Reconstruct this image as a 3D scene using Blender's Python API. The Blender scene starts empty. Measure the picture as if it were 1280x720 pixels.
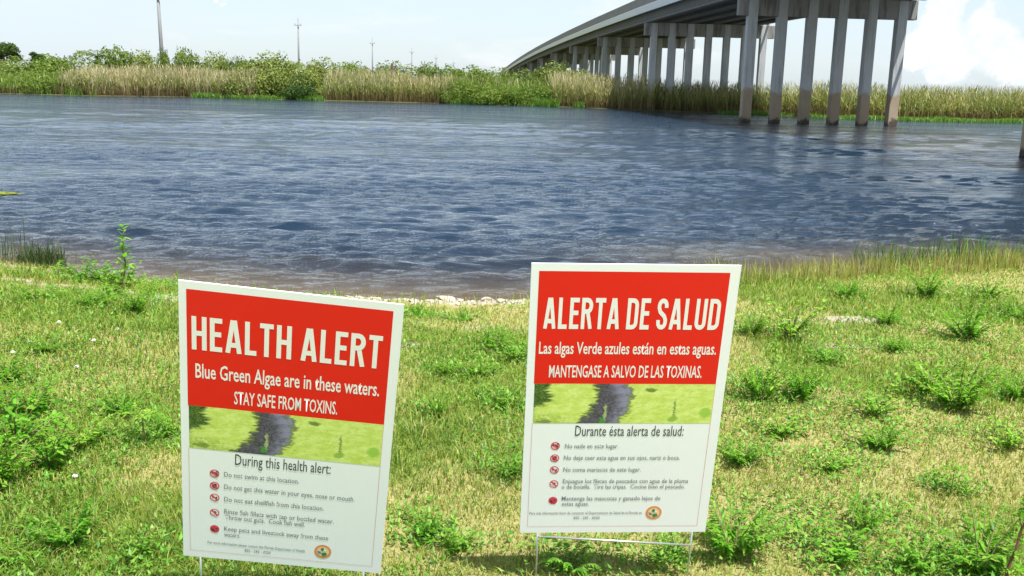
import bpy, bmesh, math, random
import numpy as np
from mathutils import Matrix, Vector

random.seed(7)
rng = np.random.default_rng(7)
scene = bpy.context.scene
C = scene.collection

# ------------------------------------------------------------------ camera
F_PX, PITCH, ROLL, CAM_H = 1231.0, 0.2009, 0.0249, 1.75
fw = np.array([0, math.cos(PITCH), -math.sin(PITCH)])
r0 = np.array([1.0, 0, 0]); u0 = np.cross(r0, fw)
cr = math.cos(ROLL) * r0 + math.sin(ROLL) * u0
cu = -math.sin(ROLL) * r0 + math.cos(ROLL) * u0
cam_d = bpy.data.cameras.new('camera')
cam_d.sensor_width = 36.0
cam_d.lens = F_PX / 1280 * 36.0
cam_d.clip_start = 0.05
cam_d.clip_end = 12000
cam = bpy.data.objects.new('camera', cam_d)
C.objects.link(cam)
cam.matrix_world = Matrix(((cr[0], cu[0], -fw[0], 0), (cr[1], cu[1], -fw[1], 0),
                           (cr[2], cu[2], -fw[2], CAM_H), (0, 0, 0, 1)))
scene.camera = cam
scene.render.resolution_x, scene.render.resolution_y = 1024, 576

# ------------------------------------------------------------------ light, exposure
SUN_EL, SUN_AZ = math.radians(66), math.radians(142)     # clockwise from +Y: behind and right of the camera
sd = bpy.data.lights.new('sun', 'SUN')
sd.energy = 3.7; sd.angle = math.radians(0.6); sd.color = (1.0, 0.97, 0.925)
sun = bpy.data.objects.new('sun', sd); C.objects.link(sun)
S = Vector((math.sin(SUN_AZ) * math.cos(SUN_EL), math.cos(SUN_AZ) * math.cos(SUN_EL), math.sin(SUN_EL)))
sun.rotation_euler = (-S).to_track_quat('-Z', 'Y').to_euler()
sun.location = S * 60
scene.view_settings.view_transform = 'Standard'
scene.view_settings.look = 'None'
scene.view_settings.exposure = 1.24
scene.view_settings.gamma = 1.0

# ------------------------------------------------------------------ sky
class NT:
    def __init__(s, tree): s.t = tree; tree.nodes.clear()
    def n(s, typ, ins=None, **kw):
        nd = s.t.nodes.new(typ)
        for k, v in kw.items(): setattr(nd, k, v)
        for k, v in (ins or {}).items():
            if isinstance(v, bpy.types.NodeSocket): s.t.links.new(v, nd.inputs[k])
            else: nd.inputs[k].default_value = v
        return nd
    def math(s, op, a, b=0.0, c=None, clamp=False):
        ins = {0: a, 1: b}
        if c is not None: ins[2] = c
        return s.n('ShaderNodeMath', ins, operation=op, use_clamp=clamp).outputs[0]
    def mix(s, fac, a, b, blend='MIX'):
        m = s.n('ShaderNodeMix', None, data_type='RGBA', blend_type=blend)
        for i, v in ((0, fac), (6, a), (7, b)):
            if isinstance(v, bpy.types.NodeSocket): s.t.links.new(v, m.inputs[i])
            else: m.inputs[i].default_value = v if i == 0 else (*v[:3], 1)
        return m.outputs[2]
    def ramp(s, x, a, b):     # smooth 0..1 between a and b
        return s.n('ShaderNodeMapRange', {0: x, 1: a, 2: b, 3: 0.0, 4: 1.0}, interpolation_type='SMOOTHSTEP').outputs[0]
    def noise(s, vec, scale, detail=4.0, rough=0.55, dist=0.0):
        return s.n('ShaderNodeTexNoise', {'Vector': vec, 'Scale': scale, 'Detail': detail, 'Roughness': rough, 'Distortion': dist})

world = bpy.data.worlds.new("World"); scene.world = world; world.use_nodes = True
w = NT(world.node_tree)
tc = w.n('ShaderNodeTexCoord').outputs['Generated']
sep = w.n('ShaderNodeSeparateXYZ', {0: tc})
sky = w.n('ShaderNodeTexSky', sky_type='NISHITA', sun_disc=False)
sky.sun_elevation = SUN_EL; sky.sun_rotation = SUN_AZ
sky.altitude = 0; sky.air_density = 1.0; sky.dust_density = 1.2; sky.ozone_density = 1.2
zc = w.math('MAXIMUM', sep.outputs[2], 0.0)
# thin bright haze and high cloud veil, strongest low down, thinning overhead
veil = w.math('SUBTRACT', 1.0, w.ramp(zc, 0.03, 0.95))
flat = w.n('ShaderNodeVectorMath', {0: tc, 1: (1.0, 1.0, 4.5)}, operation='MULTIPLY').outputs[0]
n1 = w.noise(flat, 2.3, 6.0, 0.58, 0.3).outputs[0]
streak = w.ramp(n1, 0.46, 0.68)
veilf = w.math('ADD', w.math('MULTIPLY', veil, 0.66), w.math('MULTIPLY', streak, 0.30), clamp=True)
base = w.mix(veilf, sky.outputs[0], (4.05, 4.65, 5.15))
# soft high cloud
n2 = w.noise(flat, 5.0, 7.0, 0.6, 0.5).outputs[0]
base = w.mix(w.math('MULTIPLY', w.ramp(n2, 0.50, 0.72), 0.55), base, (5.1, 5.2, 5.4))
# cumulus banks: lumpy outline from blobs pushed about by noise
nd = w.noise(tc, 16.0, 6.0, 0.62)
off = w.n('ShaderNodeVectorMath', {0: nd.outputs[1], 1: (0.5, 0.5, 0.5)}, operation='SUBTRACT').outputs[0]
off = w.n('ShaderNodeVectorMath', {0: off, 3: 0.085}, operation='SCALE').outputs[0]
pv = w.n('ShaderNodeVectorMath', {0: tc, 1: off}, operation='ADD').outputs[0]
def aim(px, py):
    d = (px - 640) / F_PX * cr - (py - 360) / F_PX * cu + fw
    d = d / np.linalg.norm(d); return tuple(float(v) for v in d)
def azel(a, e):
    a, e = math.radians(a), math.radians(e); return (math.sin(a) * math.cos(e), math.cos(a) * math.cos(e), math.sin(e))
blobs = [(aim(1232, 48), .028), (aim(1205, 70), .026), (aim(1262, 80), .026), (aim(1180, 30), .022), (aim(1185, -8), .02), (aim(1310, 78), .03), (aim(1150, 60), .018),
         (aim(288, -9), .011), (aim(262, -11), .009),
         (azel(-52, 6), .07), (azel(-60, 5), .06), (azel(55, 7), .07), (azel(63, 6), .06),
         (azel(100, 8), .08), (azel(150, 7), .08), (azel(-110, 8), .09), (azel(-160, 7), .08), (azel(30, 30), .12), (azel(-40, 42), .14), (azel(90, 50), .16), (azel(200, 40), .15)]
cm = None
for c, r in blobs:
    dd = w.n('ShaderNodeVectorMath', {0: pv, 1: c}, operation='DISTANCE').outputs[1]
    f = w.n('ShaderNodeMapRange', {0: dd, 1: r * 1.15, 2: r * 0.72, 3: 0.0, 4: 1.0}, interpolation_type='SMOOTHSTEP').outputs[0]
    cm = f if cm is None else w.math('MAXIMUM', cm, f)
n3 = w.noise(tc, 34.0, 5.0, 0.6).outputs[0]
ccol = w.mix(w.ramp(n3, 0.38, 0.62), (4.7, 5.0, 5.4), (6.2, 6.1, 5.9))
base = w.mix(w.math('MULTIPLY', cm, 0.85), base, ccol)
below = w.ramp(sep.outputs[2], 0.0, -0.06)
base = w.mix(below, base, (1.6, 1.7, 1.3))
bg = w.n('ShaderNodeBackground', {'Color': base, 'Strength': 0.085})
w.n('ShaderNodeOutputWorld', {'Surface': bg.outputs[0]})
scene.cycles.use_denoising = True

# ------------------------------------------------------------------ helpers
def ray(px, py):
    return (px - 640) / F_PX * cr - (py - 360) / F_PX * cu + fw
def on_z(px, py, z=0.0):
    d = ray(px, py); t = (z - CAM_H) / d[2]; return np.array([0, 0, CAM_H]) + d * t
def on_y(px, py, Y):
    d = ray(px, py); return np.array([0, 0, CAM_H]) + d * (Y / d[1])

def tag(o, label=None, cat=None, group=None, kind=None):
    if label: o['label'] = label
    if cat: o['category'] = cat
    if group: o['group'] = group
    if kind: o['kind'] = kind
    return o
def empty(name, loc=(0, 0, 0), rz=0.0):
    o = bpy.data.objects.new(name, None); C.objects.link(o)
    o.location = loc; o.rotation_euler = (0, 0, rz); o.empty_display_size = 0.1
    return o
def link(name, me, parent=None, mat=None, smooth=False):
    o = bpy.data.objects.new(name, me); C.objects.link(o)
    if mat is not None and not me.materials: me.materials.append(mat)
    if parent is not None: o.parent = parent
    if smooth: me.polygons.foreach_set('use_smooth', [True] * len(me.polygons))
    return o
def big_mesh(name, V, T, col=None):
    """triangle mesh from numpy arrays, with an optional per-vertex colour"""
    V = np.asarray(V, np.float32); T = np.asarray(T, np.int32)
    me = bpy.data.meshes.new(name)
    me.vertices.add(len(V)); me.vertices.foreach_set('co', V.ravel())
    me.loops.add(T.size); me.loops.foreach_set('vertex_index', T.ravel())
    k = T.shape[1]
    me.polygons.add(len(T)); me.polygons.foreach_set('loop_start', np.arange(0, T.size, k, dtype=np.int32))
    me.update(calc_edges=True)
    if col is not None:
        a = me.attributes.new('col', 'FLOAT_COLOR', 'POINT')
        c4 = np.ones((len(V), 4), np.float32); c4[:, :3] = np.clip(col, 0, 1)
        a.data.foreach_set('color', c4.ravel())
    return me
def pyd(name, V, Fc):
    me = bpy.data.meshes.new(name); me.from_pydata([tuple(map(float, v)) for v in V], [], Fc); me.update(); return me
class MB:
    """collects simple solids into one mesh"""
    def __init__(s): s.V = []; s.F = []
    def add(s, V, Fc):
        k = len(s.V); s.V += [tuple(map(float, v)) for v in V]; s.F += [tuple(i + k for i in f) for f in Fc]
    def box(s, lo, hi, M=None):
        x0, y0, z0 = lo; x1, y1, z1 = hi
        V = [(x0, y0, z0), (x1, y0, z0), (x1, y1, z0), (x0, y1, z0), (x0, y0, z1), (x1, y0, z1), (x1, y1, z1), (x0, y1, z1)]
        if M is not None: V = [tuple(M @ Vector(v)) for v in V]
        s.add(V, [(0, 3, 2, 1), (4, 5, 6, 7), (0, 1, 5, 4), (1, 2, 6, 5), (2, 3, 7, 6), (3, 0, 4, 7)])
    def tube(s, pts, rad, seg=8):
        pts = [Vector(p) for p in pts]
        rad = rad if hasattr(rad, '__len__') else [rad] * len(pts)
        rings = []
        for i, p in enumerate(pts):
            t = (pts[min(i + 1, len(pts) - 1)] - pts[max(i - 1, 0)]).normalized()
            a = t.cross(Vector((0, 0, 1)) if abs(t.z) < 0.9 else Vector((1, 0, 0))).normalized(); b = t.cross(a)
            rings.append([p + (a * math.cos(2 * math.pi * j / seg) + b * math.sin(2 * math.pi * j / seg)) * rad[i] for j in range(seg)])
        V = [v for r in rings for v in r]; Fc = []
        for i in range(len(pts) - 1):
            for j in range(seg):
                k = (j + 1) % seg
                Fc.append((i * seg + j, i * seg + k, (i + 1) * seg + k, (i + 1) * seg + j))
        Fc.append(tuple(range(seg - 1, -1, -1))); Fc.append(tuple((len(pts) - 1) * seg + j for j in range(seg)))
        s.add(V, Fc)
    def prism(s, prof, A, B, side, up):
        """profile (side, up) coordinates swept from A to B"""
        A, B, side, up = map(Vector, (A, B, side, up)); n = len(prof)
        V = [A + side * a + up * b for a, b in prof] + [B + side * a + up * b for a, b in prof]
        Fc = [(i, (i + 1) % n, n + (i + 1) % n, n + i) for i in range(n)] + [tuple(range(n - 1, -1, -1)), tuple(range(n, 2 * n))]
        s.add(V, Fc)
    def build(s, name, mat, parent=None, bevel=0.0, smooth=False):
        me = pyd(name, s.V, s.F)
        bm = bmesh.new(); bm.from_mesh(me); bmesh.ops.recalc_face_normals(bm, faces=bm.faces)
        if bevel: bmesh.ops.bevel(bm, geom=[e for e in bm.edges], offset=bevel, segments=1, affect='EDGES')
        bm.to_mesh(me); bm.free()
        return link(name, me, parent, mat, smooth)

def lattice(x, y, scale, seed):
    g = np.random.default_rng(seed).random((256, 256))
    X = np.asarray(x) / scale; Y = np.asarray(y) / scale
    i = np.floor(X).astype(int); j = np.floor(Y).astype(int)
    fx = X - i; fy = Y - j; fx = fx * fx * (3 - 2 * fx); fy = fy * fy * (3 - 2 * fy)
    a = g[i & 255, j & 255]; b = g[(i + 1) & 255, j & 255]; c = g[i & 255, (j + 1) & 255]; d = g[(i + 1) & 255, (j + 1) & 255]
    return (a * (1 - fx) + b * fx) * (1 - fy) + (c * (1 - fx) + d * fx) * fy
def fbm(x, y, scale, seed, o=3):
    return sum(lattice(x, y, scale / 2 ** k, seed + k) * 0.5 ** k for k in range(o)) / sum(0.5 ** k for k in range(o))
def sstep(a, b, x):
    t = np.clip((x - a) / (b - a), 0, 1); return t * t * (3 - 2 * t)

# ------------------------------------------------------------------ materials
def mat(name):
    m = bpy.data.materials.new(name); m.use_nodes = True; return m, NT(m.node_tree)
def finish(t, shader): t.n('ShaderNodeOutputMaterial', {'Surface': shader})
def pbr(name, col, rough=0.6, metal=0.0, var=0.0, scale=20.0, bump=0.0, spec=0.4):
    m, t = mat(name); tcn = t.n('ShaderNodeTexCoord').outputs['Object']
    c = (*col, 1)
    ins = {'Roughness': rough, 'Metallic': metal, 'Specular IOR Level': spec}
    nz = t.noise(tcn, scale, 5.0, 0.6).outputs[0]
    if var:
        ins['Base Color'] = t.mix(nz, [v * (1 - var) for v in col], [min(1, v * (1 + var)) for v in col])
    else: ins['Base Color'] = c
    if bump: ins['Normal'] = t.n('ShaderNodeBump', {'Strength': 0.5, 'Distance': bump, 'Height': nz}).outputs[0]
    finish(t, t.n('ShaderNodeBsdfPrincipled', ins).outputs[0]); return m
def foliage(name, trans=0.35, gloss=0.06, tint=None):
    m, t = mat(name)
    col = t.n('ShaderNodeAttribute', attribute_name='col').outputs['Color']
    if tint is not None:
        rnd = t.n('ShaderNodeObjectInfo').outputs['Random']
        col = t.mix(1.0, col, t.mix(rnd, tint[0], tint[1]), 'MULTIPLY')
    d = t.n('ShaderNodeBsdfDiffuse', {'Color': col}).outputs[0]
    tc2 = t.mix(1.0, col, (1.25, 1.35, 0.6), 'MULTIPLY')
    tr = t.n('ShaderNodeBsdfTranslucent', {'Color': tc2}).outputs[0]
    a = t.n('ShaderNodeMixShader', {0: trans, 1: d, 2: tr}).outputs[0]
    g = t.n('ShaderNodeBsdfGlossy', {'Color': (1, 1, 1, 1), 'Roughness': 0.45}).outputs[0]
    finish(t, t.n('ShaderNodeMixShader', {0: gloss, 1: a, 2: g}).outputs[0]); return m

M_GRASS = foliage('grass_blades', 0.38, 0.015)
M_LEAF = foliage('weed_leaves', 0.5, 0.015, ((0.85, 0.92, 0.7), (1.45, 1.12, 1.3)))
M_REED = foliage('reed_blades', 0.25, 0.02)
M_BUSH = foliage('bush_leaves', 0.30, 0.005, ((0.85, 0.9, 0.9), (1.2, 1.1, 1.1)))
M_STEM = pbr('green_brown_stem', (0.16, 0.13, 0.05), 0.7, var=0.3)
M_RSTEM = pbr('reddish_brown_stem', (0.14, 0.07, 0.035), 0.7, var=0.35)
M_BARK = pbr('bark', (0.12, 0.09, 0.06), 0.9, var=0.4, scale=6, bump=0.02)

# ------------------------------------------------------------------ the lie of the land
NX = [-60, -30, -14, -9, -5.72, -4.88, -4.3, -3.87, -3.1, -2.09, -1.06, -.26, .41, 1.0, 1.58, 2.45, 3.35, 4.31, 5.57, 6.59, 10, 16, 30, 60]
NY = [20, 15, 11.5, 10.0, 9.35, 9.21, 8.95, 8.65, 8.49, 8.13, 7.99, 7.99, 8.2, 8.6, 9.05, 9.5, 9.85, 10.25, 10.6, 10.85, 12, 14, 17, 22]
FX = [-140, -90, -54.7, -48.7, -39.9, -33.4, -24.5, -16.5, -6.9, -.4, 5.8, 11.1, 15.1, 20.9, 24.5, 31, 40.7, 46, 70, 140]
FY = [92, 95, 94.3, 94.3, 95, 101, 98.5, 100.5, 100.5, 98.5, 97, 91.5, 88.4, 84.5, 77.5, 77, 79.8, 80, 82, 86]
def near_s(x, y):      # metres inland of the near waterline
    return np.interp(x, NX, NY) - y + 0.10 * (lattice(x, y * 0 + 3.3, 0.45, 11) - .5) + 0.05 * (lattice(x, y * 0, 0.15, 12) - .5)
def far_s(x, y): return y - np.interp(x, FX, FY) - 0.8 * (lattice(x, y * 0, 3.0, 13) - .5)
def gz(x, y):
    x = np.asarray(x, float); y = np.asarray(y, float)
    n = near_s(x, y); f = far_s(x, y)
    zn = np.where(n > 0, 0.03 * sstep(0, .12, n) + 0.12 * sstep(0, 1.6, n) + 0.05 * (fbm(x, y, 1.3, 20) - .5) * sstep(.1, 1.2, n) + 0.015 * (fbm(x, y, .25, 24) - .5) * sstep(0, .2, n),
                  np.maximum(-2.2, n * 0.11))
    zf = np.where(f > 0, 0.05 * sstep(0, .5, f) + 0.35 * sstep(1, 18, f), np.maximum(-2.2, f * 0.3))
    return np.where(y < 45, zn, zf)

def spaced(a, b, n): return list(np.linspace(a, b, n, endpoint=False))
xs = np.array(spaced(-4000, -400, 6) + spaced(-400, -70, 10) + spaced(-70, -9, 60) + spaced(-9, 9, 200) + spaced(9, 70, 60) + spaced(70, 400, 10) + list(np.linspace(400, 4000, 7)))
ys = np.array(spaced(-600, -20, 8) + spaced(-20, 1.5, 20) + spaced(1.5, 11.5, 150) + spaced(11.5, 30, 30) + spaced(30, 74, 16) + spaced(74, 104, 70) + spaced(104, 160, 20) + spaced(160, 800, 12) + list(np.linspace(800, 6000, 8)))
XX, YY = np.meshgrid(xs, ys, indexing='ij')
ZZ = gz(XX, YY)
def grid_quads(nx, ny):
    i = np.arange(nx - 1)[:, None] * ny + np.arange(ny - 1)[None, :]; i = i.ravel()
    return np.stack([i, i + ny, i + ny + 1, i + 1], 1)
Vg = np.stack([XX, YY, ZZ], -1).reshape(-1, 3)
nS = near_s(XX, YY)
sand = np.clip(1 - sstep(.05, .38, nS - 0.16 * (lattice(XX, YY, .3, 31) - .5)) * 1.0, 0, 1)
patch = np.zeros_like(nS)
for px, py, rx, ry in ((78, 357, .42, .12), (25, 350, .25, .06), (128, 363, .26, .08), (176, 369, .22, .08), (208, 378, .35, .25), (1062, 407, .26, .10), (1000, 410, .2, .07), (60, 368, .2, .05), (615, 415, .25, .06), (520, 440, .15, .06), (1050, 440, .3, .07), (985, 425, .2, .08)):
    p = on_z(px, py, .1)
    patch = np.maximum(patch, 1 - sstep(.6, 1.25, np.hypot((XX - p[0]) / rx, (YY - p[1]) / ry)))
sand = np.maximum(sand, patch * .85)
for q in range(26):
    p_ = rng.random(2); yy_ = 3.1 + 5.2 * p_[0]; xx_ = (p_[1] * 2 - 1) * yy_ * .55
    patch = np.maximum(patch, .55 * (1 - sstep(.3, 1.2, np.hypot((XX - xx_) / (.10 + .2 * rng.random()), (YY - yy_) / (.06 + .1 * rng.random())))))
lush = sstep(.40, .62, fbm(XX, YY, 1.1, 40))
colv = np.stack([sand, lush, (YY > 45) * 1.0], -1).reshape(-1, 3)
gm, t = mat('ground')
at = t.n('ShaderNodeAttribute', attribute_name='col').outputs['Color']
s3 = t.n('ShaderNodeSeparateColor', {0: at})
oc = t.n('ShaderNodeTexCoord').outputs['Object']
na = t.noise(oc, 3.0, 8.0, 0.65).outputs[0]; nb = t.noise(oc, 60.0, 6.0, 0.7).outputs[0]; nc = t.noise(oc, 400.0, 3.0, 0.6).outputs[0]
thatch = t.mix(t.ramp(nb, .35, .65), (0.28, 0.26, 0.09), (0.42, 0.38, 0.16))
green = t.mix(t.ramp(nb, .35, .65), (0.10, 0.17, 0.03), (0.22, 0.28, 0.06))
gcol = t.mix(t.ramp(t.math('ADD', s3.outputs[1], t.math('MULTIPLY', t.math('SUBTRACT', na, .5), 1.6)), .15, .95), thatch, green)
scol = t.mix(t.ramp(nb, .3, .7), (0.36, 0.30, 0.21), (0.56, 0.49, 0.38))
scol = t.mix(t.ramp(nc, .45, .7), scol, (0.25, 0.21, 0.15))
wet = t.n('ShaderNodeSeparateXYZ', {0: oc}).outputs[2]
scol = t.mix(t.ramp(wet, .035, .0), scol, (0.20, 0.15, 0.085))
sf = t.ramp(t.math('ADD', s3.outputs[0], t.math('MULTIPLY', t.math('SUBTRACT', nb, .5), .7)), .35, .6)
gcol = t.mix(sf, gcol, scol)
gcol = t.mix(s3.outputs[2], gcol, t.mix(na, (0.06, 0.09, 0.02), (0.12, 0.10, 0.04)))
hb = t.math('ADD', t.math('MULTIPLY', nb, .7), t.math('MULTIPLY', nc, .3))
bp = t.n('ShaderNodeBump', {'Strength': 0.8, 'Distance': 0.02, 'Height': hb}).outputs[0]
finish(t, t.n('ShaderNodeBsdfPrincipled', {'Base Color': gcol, 'Roughness': 0.95, 'Specular IOR Level': 0.1, 'Normal': bp}).outputs[0])
ground = link('ground', big_mesh('ground', Vg, grid_quads(len(xs), len(ys)), colv), mat=gm, smooth=True)
tag(ground, kind='structure', label='grassy river banks and sandy shoreline reaching to the horizon')

# ------------------------------------------------------------------ water
ts = np.concatenate([-np.geomspace(30, 1.05, 14)[:-1], np.linspace(-1.05, 1.05, 560), np.geomspace(1.05, 30, 14)[1:]])
yr = np.geomspace(5.0, 112.0, 620)
TT, YR = np.meshgrid(ts, yr, indexing='ij')
WX = TT * YR; WY = YR
wz = np.zeros_like(WX)
wr = np.random.default_rng(5)
gust = 0.5 + 1.0 * sstep(.3, .7, fbm(WX * .5, WY * 1.6, 5.0, 60))
for k in range(64):
    lam = 0.14 * (7.0 ** (wr.random()))
    ang = wr.normal(0.10, 0.34) + math.pi / 2
    a = 0.0044 * lam ** 0.80 * (0.6 + 0.8 * wr.random())
    kx, ky = math.cos(ang) * 2 * math.pi / lam, math.sin(ang) * 2 * math.pi / lam
    cell = np.maximum(YR * 0.0053, .03)
    fade = 1 - sstep(.22, .45, cell / lam)
    ph = kx * WX + ky * WY + wr.random() * 6.28 + 2.2 * (lattice(WX, WY, 1.6, 70 + k % 9))
    sn = np.sin(ph); wz += a * fade * (sn + 0.22 * np.cos(2 * ph))
calm = sstep(-.05, 1.6, -near_s(WX, WY))
wz *= gust * (0.16 + 0.84 * calm)
depth = np.clip(-gz(WX, WY), 0, 3)
shal = np.exp(-depth / 0.22)
# stirred-up muddy water off the right part of the near bank
mp = on_z(1000, 322); mud = np.exp(-(((WX - mp[0]) / 1.9) ** 2 + ((WY - mp[1]) / .75) ** 2))
mud = np.maximum(mud * .5, np.exp(-np.clip(-near_s(WX, WY), 0, 9) / .5) * .9)
mp = on_z(1250, 318); mud = np.maximum(mud, .8 * np.exp(-(((WX - mp[0]) / 1.6) ** 2 + ((WY - mp[1]) / .6) ** 2)))
Vw = np.stack([WX, WY, wz * 1.0], -1).reshape(-1, 3)
wm, t = mat('river_water')
at = t.n('ShaderNodeSeparateColor', {0: t.n('ShaderNodeAttribute', attribute_name='col').outputs['Color']})
oc = t.n('ShaderNodeTexCoord').outputs['Object']
st = t.n('ShaderNodeVectorMath', {0: oc, 1: (0.42, 1.25, 1.0)}, operation='MULTIPLY').outputs[0]
b1 = t.noise(st, 6.0, 5.0, 0.7, 0.3).outputs[0]
b2 = t.noise(st, 9.0, 3.0, 0.55, 0.4).outputs[0]
hh = t.math('ADD', t.math('MULTIPLY', b1, .75), t.math('MULTIPLY', b2, .25))
gs = t.n('ShaderNodeVectorMath', {0: oc, 1: (0.10, 0.42, 1.0)}, operation='MULTIPLY').outputs[0]
gn = t.noise(gs, 1.0, 4.0, 0.6, 0.6).outputs[0]
hh = t.math('MULTIPLY', hh, t.math('ADD', .42, t.math('MULTIPLY', t.ramp(gn, .36, .64), .75)))
wb = t.n('ShaderNodeBump', {'Strength': 0.7, 'Distance': 0.10, 'Height': hh}).outputs[0]
fr = t.n('ShaderNodeFresnel', {'IOR': 1.33, 'Normal': wb}).outputs[0]
body = t.mix(at.outputs[1], (0.010, 0.025, 0.046), (0.23, 0.205, 0.14))
dif = t.n('ShaderNodeBsdfDiffuse', {'Color': body}).outputs[0]
trn = t.n('ShaderNodeBsdfTransparent', {'Color': (0.80, 0.72, 0.55, 1)}).outputs[0]
inner = t.n('ShaderNodeMixShader', {0: at.outputs[0], 1: dif, 2: trn}).outputs[0]
glo = t.n('ShaderNodeBsdfGlossy', {'Color': (1, 1, 1, 1), 'Roughness': 0.05, 'Normal': wb}).outputs[0]
finish(t, t.n('ShaderNodeMixShader', {0: fr, 1: inner, 2: glo}).outputs[0])
water = link('water', big_mesh('water', Vw, grid_quads(len(ts), len(yr)), np.stack([shal, mud, mud * 0], -1).reshape(-1, 3)), mat=wm, smooth=True)
tag(water, kind='structure', label='wind-rippled blue-grey river')

# ------------------------------------------------------------------ bridge
cm_, t = mat('bridge_concrete')
oc = t.n('ShaderNodeTexCoord').outputs['Object']
geo = t.n('ShaderNodeNewGeometry').outputs['Position']
zz = t.n('ShaderNodeSeparateXYZ', {0: geo}).outputs[2]
n_ = t.noise(geo, 0.9, 7.0, 0.65).outputs[0]; nf = t.noise(geo, 14.0, 5.0, 0.6).outputs[0]
vs = t.n('ShaderNodeVectorMath', {0: geo, 1: (2.2, 2.2, 0.25)}, operation='MULTIPLY').outputs[0]
drip = t.noise(vs, 1.8, 5.0, 0.6).outputs[0]
cc = t.mix(n_, (0.19, 0.19, 0.185), (0.30, 0.295, 0.28))  # cap and slab tone lowered, deepening the under-deck shade in the colour
cc = t.mix(t.math('MULTIPLY', t.ramp(drip, .46, .66), .75), cc, (0.085, 0.08, 0.072))
cc = t.mix(t.math('MULTIPLY', nf, .25), cc, (0.15, 0.145, 0.14))
bp = t.n('ShaderNodeBump', {'Strength': .5, 'Distance': .01, 'Height': nf}).outputs[0]
finish(t, t.n('ShaderNodeBsdfPrincipled', {'Base Color': cc, 'Roughness': .85, 'Specular IOR Level': .2, 'Normal': bp}).outputs[0])
M_CONC = cm_
pm, t = mat('pile_concrete')
geo = t.n('ShaderNodeNewGeometry').outputs['Position']
zz = t.n('ShaderNodeSeparateXYZ', {0: geo}).outputs[2]
n_ = t.noise(geo, 1.1, 7.0, 0.65).outputs[0]; nf = t.noise(geo, 9.0, 5.0, 0.6).outputs[0]
cc = t.mix(n_, (0.31, 0.335, 0.35), (0.44, 0.455, 0.46))
vs = t.n('ShaderNodeVectorMath', {0: geo, 1: (4.0, 4.0, 0.3)}, operation='MULTIPLY').outputs[0]
cc = t.mix(t.math('MULTIPLY', t.ramp(t.noise(vs, 1.6, 5.0, .6).outputs[0], .48, .68), .45), cc, (0.15, 0.145, 0.135))
zn = t.math('ADD', zz, t.math('MULTIPLY', t.math('SUBTRACT', t.noise(geo, 1.3, 5.0, .7).outputs[0], .5), 1.5))
cc = t.mix(t.ramp(zn, 2.05, 1.75), cc, t.mix(n_, (0.22, 0.18, 0.13), (0.36, 0.29, 0.20)))
cc = t.mix(t.ramp(zn, .36, .10), cc, (0.07, 0.055, 0.04))
finish(t, t.n('ShaderNodeBsdfPrincipled', {'Base Color': cc, 'Roughness': .85, 'Specular IOR Level': .2}).outputs[0])
M_PILE = pm
M_GIRD = pbr('shade_toned_girder_concrete', (0.15, 0.15, 0.145), .9, var=.35, scale=1.5)  # girder concrete coloured darker to stand in for the shade under the deck
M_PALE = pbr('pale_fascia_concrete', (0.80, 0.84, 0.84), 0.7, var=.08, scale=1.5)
M_BARR = pbr('weathered_barrier_concrete', (0.25, 0.235, 0.205), 0.9, var=.3, scale=1.2)
M_ASPH = pbr('asphalt', (0.05, 0.05, 0.05), 0.95, var=.2, scale=30)
M_PIPE = pbr('galvanised_pipe', (0.35, 0.34, 0.32), 0.5, metal=.4)

K = 1.75 / 2.0
BY = -0.05917; BSK = 0.02635
bd = Vector((math.sin(BY), math.cos(BY), 0)); be = Vector((math.cos(BY + BSK), -math.sin(BY + BSK), 0))
B0 = Vector((16.19578 * K, 70.86293 * K, 0)); SPAN = 35.1158 * K
def bz(s): return 7.27062 * K + 0.01216 * s - 5e-5 / K * s * s
bridge = empty('highway_bridge', tuple(B0))
tag(bridge, 'long low concrete highway bridge on rows of square piles crossing the river at right', 'bridge')
bridge_inv = Matrix.Translation(-B0)
def B(s, e, z): return B0 * 0 + bd * s + be * e + Vector((0, 0, z))      # relative to the bridge's base
KS = range(-3, 12)
CAPH = 1.15; GH = 1.0; E0, E1 = -0.9, 10.05
PS = 0.58
for k in KS:
    s = k * SPAN; zt = bz(s); n = 6 if k <= 0 else 7; Wd = (10.46418 if k <= 0 else 11.5) * K
    el, er = E0, (E1 if k <= 0 else Wd + .95)
    m = MB(); m.prism([(-.25, 0), (.25, 0), (.25, CAPH), (-.25, CAPH)], B(s, el, zt), B(s, er, zt), bd, (0, 0, 1))
    m.build('pier_cap', M_CONC, bridge, bevel=.03)
    for i in range(n):
        e = Wd * i / (n - 1)
        if k < 0: e += .33
        zb = -2.5 if k < 2 else -0.3
        m = MB(); m.prism([(-PS / 2, -PS / 2), (PS / 2, -PS / 2), (PS / 2, PS / 2), (-PS / 2, PS / 2)], B(s, e, zb), B(s, e, zt + CAPH - .02), be, bd)
        m.build('pile', M_PILE, bridge, bevel=.02)
prof = [(-.28, 0), (.28, 0), (.28, .16), (.1, .27), (.1, .72), (.2, .82), (.2, 1.0), (-.2, 1.0), (-.2, .82), (-.1, .72), (-.1, .27), (-.28, .16)]
prof = [(a, b * GH) for a, b in prof]
DE0, DE1 = -1.2, 9.95
GP = [-0.55 + i * (9.9 / 5) for i in range(6)]
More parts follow.
